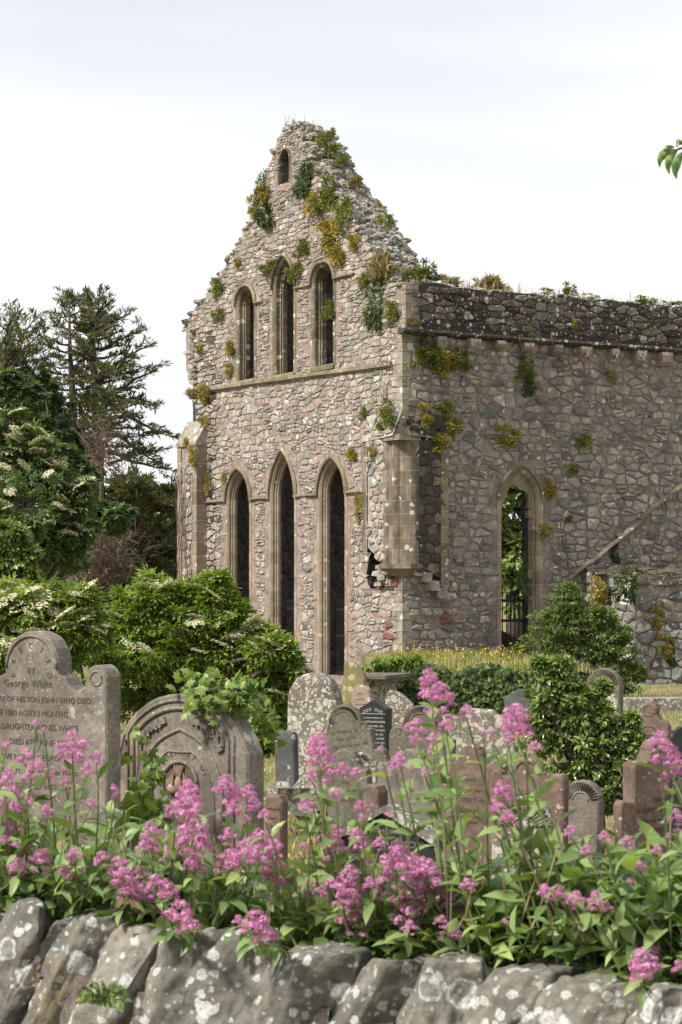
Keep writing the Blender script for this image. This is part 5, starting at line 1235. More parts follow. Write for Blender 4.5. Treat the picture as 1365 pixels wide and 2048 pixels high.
tree('weed_clump', 'bright green weeds beside the chest tomb ledge at the bank corner', 'weeds', [(748, 1335, 16, 0), (775, 1325, 22, 0), (800, 1332, 16, 0), (825, 1322, 14, 0)], 34.3, LT, .09, L_elder, nsub=10, nleaf=22, trad=.02, seed=68, limbs=True)
# ---- plants rooted in the ruin
def tuft_mesh(kind, seed):
    rg = np.random.default_rng(seed); n = {'ochre': 900, 'green': 900, 'ivy': 900, 'dry': 900}[kind]
    ns = 16; c = sph(ns, rg)*(.25+.75*rg.random(ns)**.8)[:, None]; c[:, 1] = -abs(c[:, 1])*.45; c[:, 2] = c[:, 2]*.9-.05
    kr = rg.uniform(.14, .42, ns); k = rg.choice(ns, n, p=kr**2/sum(kr**2)); e = sph(n, rg)*(rg.random(n)**.6)[:, None]*kr[k][:, None]; e[:, 1] *= .7
    Pp = c[k]+e; D = e*2+c[k]*.8+rg.normal(size=(n, 3))*.3
    if kind == 'dry': D[:, 2] = abs(D[:, 2])+.5; tm, s = leaf_s(.05, .3), .5
    elif kind == 'ivy': D[:, 2] -= .5; tm, s = LS, .17
    else: D[:, 2] += .15; tm, s = leaf_s(.5, .15), .17
    Rm = frames(D, .8, 1, rg); V, Fc = inst(tm[0], tm[1], Pp, Rm, s*rg.uniform(.6, 1.4, n))
    m = {'ochre': L_tuft, 'green': L_tuftg, 'ivy': L_ivy, 'dry': L_dry}[kind]
    rv = np.clip(rg.random(ns)[k]*.5+rg.random(n)*.5, 0, 1)
    o = build('wall_plant', V, Fc, m, None, {'rnd': np.repeat(rv, len(tm[0]))}); me = o.data; bpy.data.objects.remove(o); return me
TM = {k: [tuft_mesh(k, 90+i+7*j) for i in range(3)] for j, k in enumerate(('ochre', 'green', 'ivy', 'dry'))}
ANG = {'G': R(-58.7), 'S': R(31.3)}
def tuft(face, px, py, sz, kind, label, hs=1.0, off=.03):
    if face == 'G': w, z = gab(px, py, off); p = fG(w, z, off)
    elif face == 'S': s, z = sid(px, py, off); p = fS(s, z, off)
    elif face == 'P': s, z = sid(px, py, .13); p = fS(s, z, .15)
    elif face == 'A': s, z = sid(px, py, ap+.05); p = fS(s, z, ap+.08)
    elif face == 'B': w, z = gab(px, py, -.6); p = fG(w, z, -.6)
    elif face == 'T': s, z = sid(px, py, -.3); p = fS(s, z, -.3)
    r = sz/2/F*p.y; o = bpy.data.objects.new('wall_plant', random.choice(TM[kind])); COL.objects.link(o); o.location = p
    o.rotation_euler = (0, 0, ANG['G' if face in 'GB' else 'S']+random.uniform(-.2, .2)); k = 1.25 if face in 'G' else 1.0
    o.scale = (r*k/.64, r/.7*1.1, r*hs/.72); tag(o, label, 'wall plant', 'plants rooted in the ruined masonry')
T_ = [
('G', 608, 362, 34, 'ivy', 'dark ivy clump right of the small top lancet', 1.5), ('G', 617, 338, 24, 'ivy', 'ivy strand creeping up to the gable peak', 1.3), ('G', 538, 428, 40, 'ivy', 'dark green cushion near the left gable slope'), ('G', 522, 372, 20, 'ivy', 'narrow dark plant on the upper left gable slope', 2.2),
('G', 529, 385, 24, 'ochre', 'ochre tuft left below the top lancet', 1.3), ('G', 507, 412, 22, 'ochre', 'rusty tuft on the left gable edge', 1.8), ('G', 630, 412, 42, 'ochre', 'ochre clump on the upper right of the gable'), ('G', 656, 398, 44, 'green', 'olive clump at the ridge right of the top lancet', 1.4), ('G', 662, 468, 48, 'ochre', 'large ochre bush above the right upper lancet', 1.15),
('G', 677, 512, 34, 'ochre', 'ochre bush touching the right upper lancet head', 1.3), ('G', 690, 425, 34, 'green', 'olive growth hanging on the broken gable ridge', 1.8), ('G', 709, 483, 26, 'ochre', 'small yellow tuft on the right gable slope'), ('G', 605, 500, 32, 'green', 'green tuft above the middle upper lancet', .9),
('G', 538, 536, 34, 'green', 'green tuft at the left shoulder of the middle upper lancet', .8), ('G', 589, 545, 32, 'green', 'green tuft at the right shoulder of the middle upper lancet', 1.1), ('G', 658, 624, 26, 'green', 'tuft growing inside the right upper lancet jamb', 1.3), ('G', 437, 574, 26, 'green', 'tuft on the left slope above the left upper lancet', 1.2),
('G', 437, 631, 26, 'green', 'tuft left of the left upper lancet'), ('G', 475, 525, 16, 'ochre', 'tiny tuft above the left upper lancet'), ('G', 461, 697, 24, 'ochre', 'rusty tuft at the left jamb of the left upper lancet', 1.2), ('G', 458, 738, 16, 'ochre', 'tuft just above the string course at left', 1.6),
('G', 399, 698, 16, 'ochre', 'small tuft near the left arris of the gable'), ('G', 411, 786, 32, 'ochre', 'ochre clump at the left end of the string course'), ('G', 387, 790, 20, 'dry', 'brown tuft on the left arris under the string course'), ('G', 409, 848, 22, 'ochre', 'tuft above the far buttress', 1.2),
('G', 388, 912, 22, 'ochre', 'ochre tuft hanging on the far buttress face', 1.7, .36), ('G', 374, 886, 18, 'ochre', 'small tuft on the far buttress slope', 1, .3), ('G', 415, 968, 14, 'ochre', 'rusty strand in the angle of the far buttress', 2.6, .1), ('G', 449, 958, 16, 'ochre', 'tuft at the left lower lancet head', 1.4),
('G', 728, 562, 24, 'green', 'small bush right of the right upper lancet', 1.3), ('G', 752, 606, 32, 'ivy', 'trailing green plant down the gable near the corner', 2.6), ('G', 786, 624, 30, 'green', 'olive bush beside the white corner stone', 1.3), ('G', 764, 540, 40, 'dry', 'dry brown growth at the foot of the right gable slope', 1.3),
('B', 660, 292, 50, 'green', 'mat of green herbs on the gable peak', .9), ('B', 650, 318, 44, 'green', 'lower mat of green herbs below the peak', .5), ('B', 686, 325, 34, 'green', 'green fringe on the back edge near the peak', .6), ('B', 664, 268, 16, 'green', 'upright weed on the skyline of the peak', 1.6), ('B', 715, 366, 28, 'dry', 'reddish dry tuft high on the right slope', .7),
('B', 706, 410, 22, 'dry', 'straw grass tuft in the middle of the right slope'), ('B', 760, 410, 14, 'ochre', 'tiny tuft on the skyline of the right slope'), ('B', 783, 442, 26, 'green', 'dark tuft on the right slope skyline', .9), ('B', 762, 440, 20, 'ochre', 'ochre tuft just inside the right slope skyline'), ('B', 740, 525, 20, 'ochre', 'yellow flowering tuft low on the right slope'),
('T', 818, 552, 44, 'green', 'green bush where gable and side wall meet', .9), ('T', 850, 550, 46, 'green', 'taller weeds on the corner wallhead', .9), ('T', 895, 567, 34, 'dry', 'dry tuft at the start of the side wall top', .7), ('T', 975, 573, 44, 'dry', 'round straw grass tussock on the parapet', .8), ('T', 1012, 582, 26, 'ochre', 'small tuft right of the straw tussock', .6),
('T', 1092, 586, 32, 'green', 'low green mat on the middle of the parapet', .5), ('T', 1135, 586, 36, 'green', 'green weeds with a tall spike on the parapet', .8), ('T', 1180, 594, 26, 'ochre', 'small tuft on the parapet right of the tall spike', .5), ('T', 1285, 606, 60, 'green', 'long green mat on the right part of the parapet', .3), ('T', 1345, 610, 44, 'green', 'green mat at the right end of the parapet', .4),
('G', 729, 830, 22, 'green', 'tuft on the left end of the corner buttress top'), ('G', 774, 834, 34, 'green', 'tall yellow green plant on the corner buttress top', 1.6, .2), ('G', 704, 910, 24, 'ochre', 'tuft right of the right lower lancet head', 1.1), ('G', 746, 905, 20, 'ochre', 'tuft on the corner buttress face', 1, .26), ('G', 717, 1015, 16, 'ochre', 'yellowish strand right of the right lower lancet', 3),
('S', 843, 817, 24, 'ochre', 'small tuft on the side slope of the corner buttress', .8, .2), ('S', 851, 842, 24, 'ochre', 'rusty tuft hanging from the buttress side', 1, .25), ('S', 848, 714, 52, 'green', 'wide olive bush under the first corbels'), ('S', 880, 722, 50, 'ochre', 'ochre middle of the growth under the first corbels', .9), ('S', 914, 727, 44, 'green', 'right green end of the growth under the corbels', .9), ('S', 1048, 742, 36, 'green', 'hanging bush under the fourth corbel', 1.2), ('S', 1058, 772, 22, 'ivy', 'trailing tip below the hanging bush', 1.6),
('S', 883, 818, 36, 'green', 'upper tuft beside the corner buttress'), ('S', 893, 848, 44, 'ochre', 'widest ochre tuft beside the corner buttress', .9), ('S', 876, 886, 34, 'ochre', 'lowest tuft beside the corner buttress', .9, .2), ('S', 1013, 871, 38, 'ochre', 'round ochre tuft above the side window'), ('S', 1163, 882, 32, 'green', 'green tuft right above the side window'),
('S', 1144, 939, 24, 'green', 'small green tuft upper right of the side window', .9), ('S', 1099, 979, 28, 'ochre', 'tuft at the right shoulder of the side window', 1.3), ('S', 1088, 1060, 26, 'ochre', 'tuft at the right jamb of the side window', 1), ('S', 1136, 1038, 14, 'green', 'tiny tuft right of the side window'), ('S', 1223, 756, 18, 'dry', 'brown dead tuft high on the side wall', 1.3),
('P', 1146, 650, 14, 'ochre', 'small yellow flowered tuft on the parapet face', 1.4), ('P', 1062, 676, 16, 'green', 'small green tuft on the string course'), ('P', 1300, 645, 12, 'green', 'small weed on the right part of the parapet face'), ('P', 1195, 690, 10, 'green', 'tiny weed on the string course at right'), ('P', 825, 645, 20, 'dry', 'brown weed at the corner under the parapet'),
('S', 1234, 1098, 16, 'ivy', 'ivy strand hanging under the sloping drip course', 3), ('S', 1052, 1150, 22, 'ivy', 'ivy growing inside the side window', 3.2), ('A', 1190, 1190, 44, 'ochre', 'browned ivy clump on the left of the annexe', 1.3), ('A', 1250, 1165, 44, 'ivy', 'green ivy clump over the annexe edge', 1.3), ('A', 1215, 1215, 30, 'ivy', 'dark ivy strand down the annexe face', 2.4), ('A', 1312, 1235, 24, 'ochre', 'rusty plant between the white lichen patches', 1.8), ('A', 1328, 1290, 32, 'ochre', 'lower rusty plant on the annexe face', 1.4), ('A', 1345, 1310, 18, 'ivy', 'small green plant low on the annexe face', 2)]
for t_ in T_: tuft(t_[0], t_[1], t_[2], t_[3], t_[4], t_[5], t_[6] if len(t_) > 6 else 1.0, t_[7] if len(t_) > 7 else .04)
# thin seed stems on the skyline
PPs = []
for k in range(420):
    s = rq2.uniform(0, 7.5) if k < 300 else rq2.uniform(1.0, 3.0); PPs.append(fS(s, 8.25, rq2.uniform(-.6, .1)))
for k in range(260):
    i = rq2.randrange(8, NT-1); g = rq2.random(); PPs.append(Vector(fG(*ft[i], 0)).lerp(Vector(fG(*bt[i], -TH)), g))
blades('wallhead_grass', 'thin dry seed stems along the top of the ruined walls', np.array([tuple(p) for p in PPs]), .26, L_dry, .007, .5)
# bare creeper stems on the far buttress
cr = empty('dead_creeper', W(9.2, -.35, .2), label='web of bare creeper stems on the far buttress', cat='creeper'); mb = MB(); rq3 = random.Random(2)
for k in range(11):
    u = rq3.uniform(bw0+.2, bw1-.05); z = rq3.uniform(1.2, 2.5); pts = []
    while z < 4.9 and len(pts) < 12: pts.append(fG(min(bw1-.02, max(bw0+.1, u)), z, .345)); z += .3; u += rq3.uniform(-.12, .14)
    if len(pts) > 2: mb.tube(pts, .007, 4)
mb.build('stems', M_twig, cr)
# window ledge trees: ivy on the dove stone
iv = empty('ivy', P(450, 1400, 11.1), label='bright young ivy sprawling over the top right of the dove headstone', cat='ivy')
rg = np.random.default_rng(19)
def strand(pts, n, sp):
    pts = np.array(pts, float); t = rg.random(n)*(len(pts)-1); i = np.minimum(t.astype(int), len(pts)-2); f = (t-i)[:, None]; return pts[i]*(1-f)+pts[i+1]*f+rg.normal(size=(n, 3))*sp
mb = MB(); A1 = [P(372, 1368, 11.25), P(420, 1362, 11.15), P(470, 1380, 11.2), P(515, 1415, 11.45), P(540, 1470, 11.6)]
mb.tube(A1, .006, 5); L1 = strand(A1, 210, .035); mb.tube([P(400, 1385, 11.1), P(440, 1375, 11.0), P(500, 1380, 11.1), P(528, 1408, 11.2)], .004, 5); mb.build('stems', M_bark, iv)
L2 = strand([P(400, 1385, 11.1), P(455, 1400, 11.1), P(500, 1400, 11.2)], 170, .045)
LL = np.concatenate([L1, L2]); facing(LL, np.stack([rg.normal(size=len(LL)), -.4+0*LL[:, 0], rg.normal(size=len(LL))*.7-.2], 1), (-.2, -1, .5), .058*rg.uniform(.6, 1.3, len(LL)), LOB, L_ivyb, 'leaves', iv, jit=.5)
iv = empty('ivy', P(290, 1640, 10.9), label='ivy climbing the left side of the dove headstone', cat='ivy'); mb = MB()
s1_ = [P(262, 1640, 10.75), P(272, 1590, 10.8), P(278, 1520, 10.85), P(275, 1455, 10.9)]; s2_ = [P(300, 1650, 10.8), P(305, 1600, 10.85), P(310, 1540, 10.9), P(300, 1500, 10.95)]; s3_ = [P(215, 1600, 10.4), P(235, 1530, 10.5), P(250, 1470, 10.6)]
for s_ in (s1_, s2_, s3_): mb.tube(s_, .004, 5)
mb.build('stems', M_bark, iv)
LL = np.concatenate([strand(s1_, 26, .012), strand(s2_, 46, .018), strand(s3_, 16, .012), strand([P(245, 1625, 10.6), P(290, 1615, 10.7), P(320, 1650, 10.8)], 150, .045)])
facing(LL, np.stack([rg.normal(size=len(LL)), -.3+0*LL[:, 0], -.6+rg.normal(size=len(LL))*.6], 1), (-.4, -1, .3), .058*rg.uniform(.6, 1.2, len(LL)), LOB, L_ivyb, 'leaves', iv, jit=.35)
# ---------------------------------------------------------------- foreground wall with coping on edge
WA, WB = Vector((-.522, 3.41, 0)), Vector((.427, 2.79, 0)); WD = (WB-WA).normalized(); WN = Vector((WD.y, -WD.x, 0))   # WN towards the camera
def wallt(px, py=1850, off=0.0):
    a = (px-CX)/F; o = WA+WN*off; t = (a*o.y-o.x)/(WD.x-a*WD.y); Y = o.y+t*WD.y; return t, Y, ZC+(HY-py)/F*Y
wall = empty('stone_wall', WA+Vector((.5, -.3, 0)), label='rough foreground boundary wall topped with slanting lichened coping stones', cat='stone wall')
rw = random.Random(14)
def cube_pts(n):
    V = {}; Fc = []
    def vid(p):
        k = tuple(round(x, 5) for x in p)
        if k not in V: V[k] = len(V)
        return V[k]
    for ax in range(3):
        for sg in (-1, 1):
            for i in range(n):
                for j in range(n):
                    q = []
                    for di, dj in ((0, 0), (1, 0), (1, 1), (0, 1)):
                        p = [0, 0, 0]; p[ax] = sg; p[(ax+1) % 3] = -1+2*(i+di)/n; p[(ax+2) % 3] = -1+2*(j+dj)/n; q.append(vid(p))
                    Fc.append(tuple(q) if sg > 0 else tuple(q[::-1]))
    return np.array(list(V.keys())), Fc
CP, CF = cube_pts(34)
def coping(px0, px1, ytop, lean=.42, h=.36, seed=0, dz=0, dep=.17, tipx=0):
    t0, Y0, z0 = wallt(px0, ytop); t1, Y1_, z1 = wallt(px1, ytop); hw = (t1-t0)/2*1.04; tc = (t0+t1)/2; zt = (z0+z1)/2; rs = random.Random(seed)
    p = CP/((np.abs(CP)**11).sum(1)**(1/11))[:, None]
    planes = [(np.array([rs.uniform(-.7, .7), rs.choice((-.9, -.7, .3)), rs.uniform(-.1, 1)]), rs.uniform(.90, 1.2)) for _ in range(7)]+[(np.array([rs.uniform(-.8, .8), .25, 1.0]), rs.uniform(.98, 1.12)), (np.array([rs.choice((-1, 1))*.9, -1, rs.uniform(-.4, .4)]), rs.uniform(.80, .95))]
    for nrm, d in planes:
        nrm = nrm/np.linalg.norm(nrm); e = p@nrm-d; p = p-np.where(e > 0, e, 0)[:, None]*nrm*1.0
    L = np.stack([p[:, 0]*hw*1.08*(1-.03*p[:, 2]+tipx*p[:, 2]), p[:, 1]*dep/2*(1-.12*p[:, 2]), p[:, 2]*h/2-h/2], 1)
    off = Vector((seed*3.1, seed*1.7, seed))
    for i in range(len(L)):
        v = Vector(L[i]); n1 = noise.fractal(v*9+off, .9, 2.0, 4); n2 = noise.noise(v*34+off); r_ = noise.ridged_multi_fractal(v*7+off, .9, 2.1, 3, 1, 2)
        k = Vector(p[i]).normalized(); n3 = noise.fractal(v*60+off, .8, 2.0, 3); n4 = noise.noise(Vector((v.x*14, v.y*14, v.z*40))+off); v += k*(.011*n1+.004*n2+.008*(r_-1)+.0036*n3+.004*n4); L[i] = v
    L[:, 0] += L[:, 2]*lean
    W3 = np.stack([WA.x+WD.x*(tc+L[:, 0])+WN.x*L[:, 1]*-1, WA.y+WD.y*(tc+L[:, 0])+WN.y*L[:, 1]*-1, zt+L[:, 2]+dz], 1)
    return build('coping_stone', W3, CF, M_cope, wall, {'rnd': [rs.random()]*len(W3)}, smooth=True)
for i, (a, b, y, ln) in enumerate(((-170, -60, 1800, .4), (-60, 22, 1835, .45), (18, 152, 1806, .42), (128, 182, 1838, .55), (160, 262, 1828, .48), (238, 352, 1850, .42), (350, 478, 1862, .40), (478, 604, 1866, .40), (590, 745, 1892, .45), (744, 880, 1912, .44), (876, 1004, 1916, .42), (1004, 1140, 1932, .44), (1136, 1318, 1952, .46), (1316, 1440, 1972, .46), (1440, 1580, 1975, .4))):
    coping(a, b, y, ln, seed=i+3, h=.34+rw.uniform(-.02, .02))
core = MB()
def WP(t, off, z): p = WA+WD*t+WN*off; return Vector((p.x, p.y, z))
for i in range(60):
    t0 = -.8+i*.045; zt = 1.43+rw.uniform(-.012, .012)+(-.02 if t0 > .6 else 0)
    core.add([WP(t0, .07, .9), WP(t0+.045, .07, .9), WP(t0+.045, .055, zt), WP(t0, .055, zt), WP(t0, -.07, zt), WP(t0+.045, -.07, zt), WP(t0, -.07, .9), WP(t0+.045, -.07, .9)], [(0, 1, 2, 3), (3, 2, 5, 4), (4, 5, 7, 6)])
core.build('mortar', M_copem, wall)
body = MB(); body.add([WP(-1.2, .16, -.2), WP(2.2, .16, -.2), WP(2.2, .14, 1.2), WP(-1.2, .14, 1.2), WP(-1.2, -.14, 1.2), WP(2.2, -.14, 1.2), WP(-1.2, -.16, -.2), WP(2.2, -.16, -.2)], [(0, 1, 2, 3), (3, 2, 5, 4), (4, 5, 7, 6)])
for poly in cells(-1.2, 2.2, -.1, 1.2, .24, .11, 15, .1):
    if max(p[1] for p in poly) < 1.2: stone(body, poly, lambda u, v, o: WP(u, .15+o, v), rw.uniform(.01, .03), .008, rw)
body.build('rubble_body', M_cope, wall)
# small fern and dead leaves in the wall joints
fr_ = empty('fern', WP(wallt(210, 1980)[0], .10, wallt(210, 1980)[2]), label='small bright green fern rooted in a coping joint at lower left', cat='fern')
rg = np.random.default_rng(44); PPf = []; DDf = []
base = WP(wallt(208, 2000, .1)[0], .10, wallt(208, 2005, .1)[2])
for k in range(9):
    dv = Vector((rg.uniform(-.8, .9), -.5, rg.uniform(.1, 1))).normalized(); sd_ = dv.cross(Vector((0, -1, .2))).normalized()
    for j in range(14):
        q = base+dv*(.0035*j)+Vector((0, 0, -.00006*j*j)); 
        for sg in (-1, 1): PPf.append(q); DDf.append(sd_*sg+dv*.6)
leaves_mesh('fronds', leaf_s(.5, .1), np.array([tuple(q) for q in PPf]), np.array([tuple(q) for q in DDf]), .010, L_val, fr_, .3, .6)
dl = empty('dead_leaves', WP(wallt(65, 1950)[0], .11, wallt(65, 1950)[2]), label='curled orange brown dead leaves caught in the wall joint at far left', cat='leaves')
L_dead = leafmat('dead_leaf', [(0, (.12, .06, .03)), (.6, (.25, .13, .06)), (1, (.38, .25, .14))], .2, .7, .1, (1, .9, .6))
PPd = np.array([tuple(WP(wallt(x, y, .11)[0], .105, wallt(x, y, .11)[2])) for x, y in ((55, 1945), (68, 1942), (72, 1958), (60, 1965), (85, 1925), (58, 1975))]); facing(PPd, sph(6), (0, -1, .4), .011, LT, L_dead, 'leaf', dl)

# ---------------------------------------------------------------- red valerian
def z_(lst, ox, oy, k): return [(ox+x/k, oy+y/k, s/k) for x, y, s in lst]
H = z_([(165,470,50),(200,500,30),(28,570,50),(330,570,130),(335,640,110),(440,630,70),(400,680,70),(120,625,90),(170,670,80),(40,700,60),(30,760,110),(140,720,90),(220,700,60),(300,740,60),(60,800,90),(130,810,80),(410,840,60),(215,875,70),(20,900,90),(30,940,80),(50,990,80),(115,1045,90),(15,1000,70),(180,1090,90),(80,1120,80),(340,1075,70),(300,1145,60),(285,1020,40),(865,800,110),(860,860,120),(880,950,130),(870,1000,130),(930,1020,100),(790,1060,100),(690,970,100),(690,1030,80),(760,1000,50),(1030,760,110),(1060,820,110),(1150,850,90),(1205,890,60),(1060,870,80),(880,1110,90),(1040,990,90),(1050,1100,120),(1180,1020,140),(1240,1040,90),(1180,1080,110),(1280,1130,60),(1330,1190,70),(1210,1160,110),(930,1140,50),(540,1120,90),(560,1170,90),(620,1180,120),(720,1200,110),(600,1230,110),(770,1240,90),(520,770,50),(530,800,50),(-30,850,90),(100,880,60),(60,860,70)], 0, 1240, 2.275)
H += z_([(945,170,120),(965,235,150),(1010,290,180),(1030,385,100),(1170,375,100),(1045,455,90),(865,465,120),(870,540,80),(975,530,80),(975,600,80),(1270,505,60),(1320,490,60),(1330,540,60),(290,545,120),(280,600,150),(300,670,180),(340,720,120),(430,710,90),(515,735,80),(320,780,90),(395,860,75),(655,585,50),(215,910,90),(200,940,70),(255,915,40),(770,650,90),(750,700,100),(830,700,60),(920,730,60),(545,940,90),(610,930,50),(550,1000,70),(700,980,60),(350,1120,130),(400,1080,100),(520,1110,110),(540,1160,90),(400,1190,130),(210,1180,80),(35,1170,90),(340,1240,50),(275,1310,60),(600,1270,100),(650,1150,80),(770,1190,130),(750,1240,90),(850,1260,120),(480,1330,120),(930,1330,180),(1350,850,60),(1350,940,80)], 540, 1300, 2.967)
H += z_([(290,430,170),(280,500,160),(360,530,110),(250,570,90),(420,630,90),(350,640,50),(205,900,120),(220,980,170),(250,1080,110),(1220,590,140),(1260,670,180),(1320,720,150),(1300,800,150),(1320,1075,110),(1280,1200,60),(1330,1170,70),(1205,1290,80),(1010,1245,100),(750,1290,80),(870,1200,80),(600,1120,60),(650,1170,90),(650,1340,60),(1035,1490,60),(1095,1395,80),(400,1460,80),(480,1550,90),(680,1600,90),(800,1590,90)], 940, 1300, 3.212)
H += z_([(1210,390,150),(1215,450,130),(70,170,120),(180,190,90),(90,270,130),(60,110,80),(250,50,130),(370,130,130),(300,200,150),(420,200,150),(470,230,90),(520,245,70),(375,270,80),(465,320,80),(530,350,50),(680,285,35),(300,305,60),(530,140,60),(830,165,60),(950,200,80),(1030,195,70),(1355,460,60),(150,140,70),(220,110,90),(330,90,110)], 665, 1700, 1.95)
H += z_([(455,85,70),(520,110,90),(610,140,90),(630,190,100),(700,250,110),(740,300,80),(760,215,50),(520,185,50),(250,90,60),(160,40,90),(60,75,70),(300,20,60),(760,40,70),(900,40,80),(1010,30,80),(1130,120,60),(1230,170,90),(1340,160,140),(1000,290,110),(1050,330,60),(930,280,50)], 0, 1700, 1.95)
_rh = random.Random(77)
H += [(x+_rh.uniform(-34, 34), y+_rh.uniform(-16, 26), s*_rh.uniform(.5, .9)) for x, y, s in list(H) if y > 1560 and s > 30 and (x < 960 or y > 1700) and _rh.random() < .62 and not (690 < x < 860 and y < 1740)]
def head_mesh(seed, lobes, dense):
    rg = np.random.default_rng(seed); PP = []; DD = []
    for c, r in lobes:
        m = int(dense*2.1*r*r/.06); d = sph(m, rg); d[:, 2] = np.where(d[:, 2] < -.4, -d[:, 2], d[:, 2]); rad = r*(.55+.5*rg.random(m)**.7)
        PP.append(np.array(c)+d*rad[:, None]*np.array([1, 1, .8])); DD.append(d)
    PP, DD = np.concatenate(PP), np.concatenate(DD); n = len(PP)
    # floret: five small petals opening from a short tube, normal outward
    V, Fc = [(0, 0, -.15)], []
    for k in range(5):
        t0, t1, t2 = (2*math.pi*(k+f)/5 for f in (-.36, 0, .36)); b = len(V)
        V += [(.34*math.cos(t0), .34*math.sin(t0), .04), (.62*math.cos(t1), .62*math.sin(t1), .10), (.34*math.cos(t2), .34*math.sin(t2), .04)]; Fc += [(0, b, b+1), (0, b+1, b+2)]
    z = DD/np.linalg.norm(DD, axis=1, keepdims=True); u = np.cross(z, rg.normal(size=z.shape)); u /= np.linalg.norm(u, axis=1, keepdims=True); v = np.cross(z, u)
    VV, FF = inst(V, Fc, PP, np.stack([u, v, z], 2), .066*rg.uniform(.75, 1.25, n))
    rv = np.clip(rg.random(n)*.75+.25*(PP[:, 2] > 0)*rg.random(n)+.0, 0, 1)
    o = build('flower_head', VV, FF, L_flw, None, {'rnd': np.repeat(rv, len(V))}); me = o.data; bpy.data.objects.remove(o); return me
HM = []
for s in range(6):
    q = random.Random(200+s); lob = [((0, 0, .22), .24)]
    for k in range(5): th = 6.28*k/5+q.random(); lob.append(((math.cos(th)*.26, math.sin(th)*.26, q.uniform(-.14, .08)), q.uniform(.15, .22)))
    for k in range(3): th = q.random()*6.28; lob.append(((math.cos(th)*.36, math.sin(th)*.3, q.uniform(-.4, -.1)), q.uniform(.09, .15)))
    HM.append(head_mesh(s, lob, 52))
HS = [head_mesh(20+s, [((0, 0, 0), .30), ((.22*(-1)**s, .05, -.12), .2), ((-.1, .1, .2), .18)], 40) for s in range(3)]
PL = [(-80, 25, 'leftmost red valerian plant cut by the photo edge above the wall'), (25, 75, 'valerian plant with dense pink heads before the White headstone, far left'), (75, 130, 'valerian plant topped by a tiny bud head before the White headstone'), (130, 185, 'valerian plant with the big pink head on the White headstone'),
      (185, 235, 'valerian plant leaning between the White and dove headstones'), (235, 300, 'valerian plant growing below the climbing ivy'), (300, 350, 'valerian plant left in front of the dove headstone'), (350, 410, 'valerian plant with tall stacked pink heads in front of the dove carving'),
      (410, 465, 'valerian plant with upright pink head right of the dove carving'), (465, 520, 'valerian plant before the lower right of the dove headstone'), (520, 585, 'valerian plant in front of the low red headstone end'), (585, 640, 'valerian plant with tall pink spire left of the grey slate headstone'),
      (640, 700, 'valerian plant before the left edge of the black marble headstone'), (700, 760, 'valerian plant covering the middle of the black marble headstone'), (760, 830, 'valerian plant before the right half of the black marble headstone'), (830, 905, 'valerian plant bearing the highest pink flower spike'),
      (905, 975, 'valerian plant right of the highest flower spike'), (975, 1060, 'valerian plant with flower heads before the small fan headstone'), (1060, 1140, 'leafy valerian plant right of the small fan headstone'), (1140, 1230, 'mostly leafy valerian plant under the holly'), (1230, 1310, 'valerian plant with large low round head above the right coping'), (1310, 1440, 'rightmost valerian plant with big pink head before the red headstone')]
rv_ = random.Random(33)
ENV = [(-60, 1600), (100, 1640), (200, 1600), (300, 1640), (400, 1700), (480, 1740), (600, 1790), (700, 1810), (800, 1790), (870, 1760), (930, 1710), (1000, 1690), (1100, 1690), (1200, 1670), (1300, 1680), (1365, 1650), (1440, 1650)]
env = lambda x: float(np.interp(x, [e[0] for e in ENV], [e[1] for e in ENV])); wtop = lambda x: float(np.interp(x, (0, 350, 740, 1140, 1365), (1812, 1855, 1900, 1938, 1970)))
LV = leaf_t(.40, .25, .05)
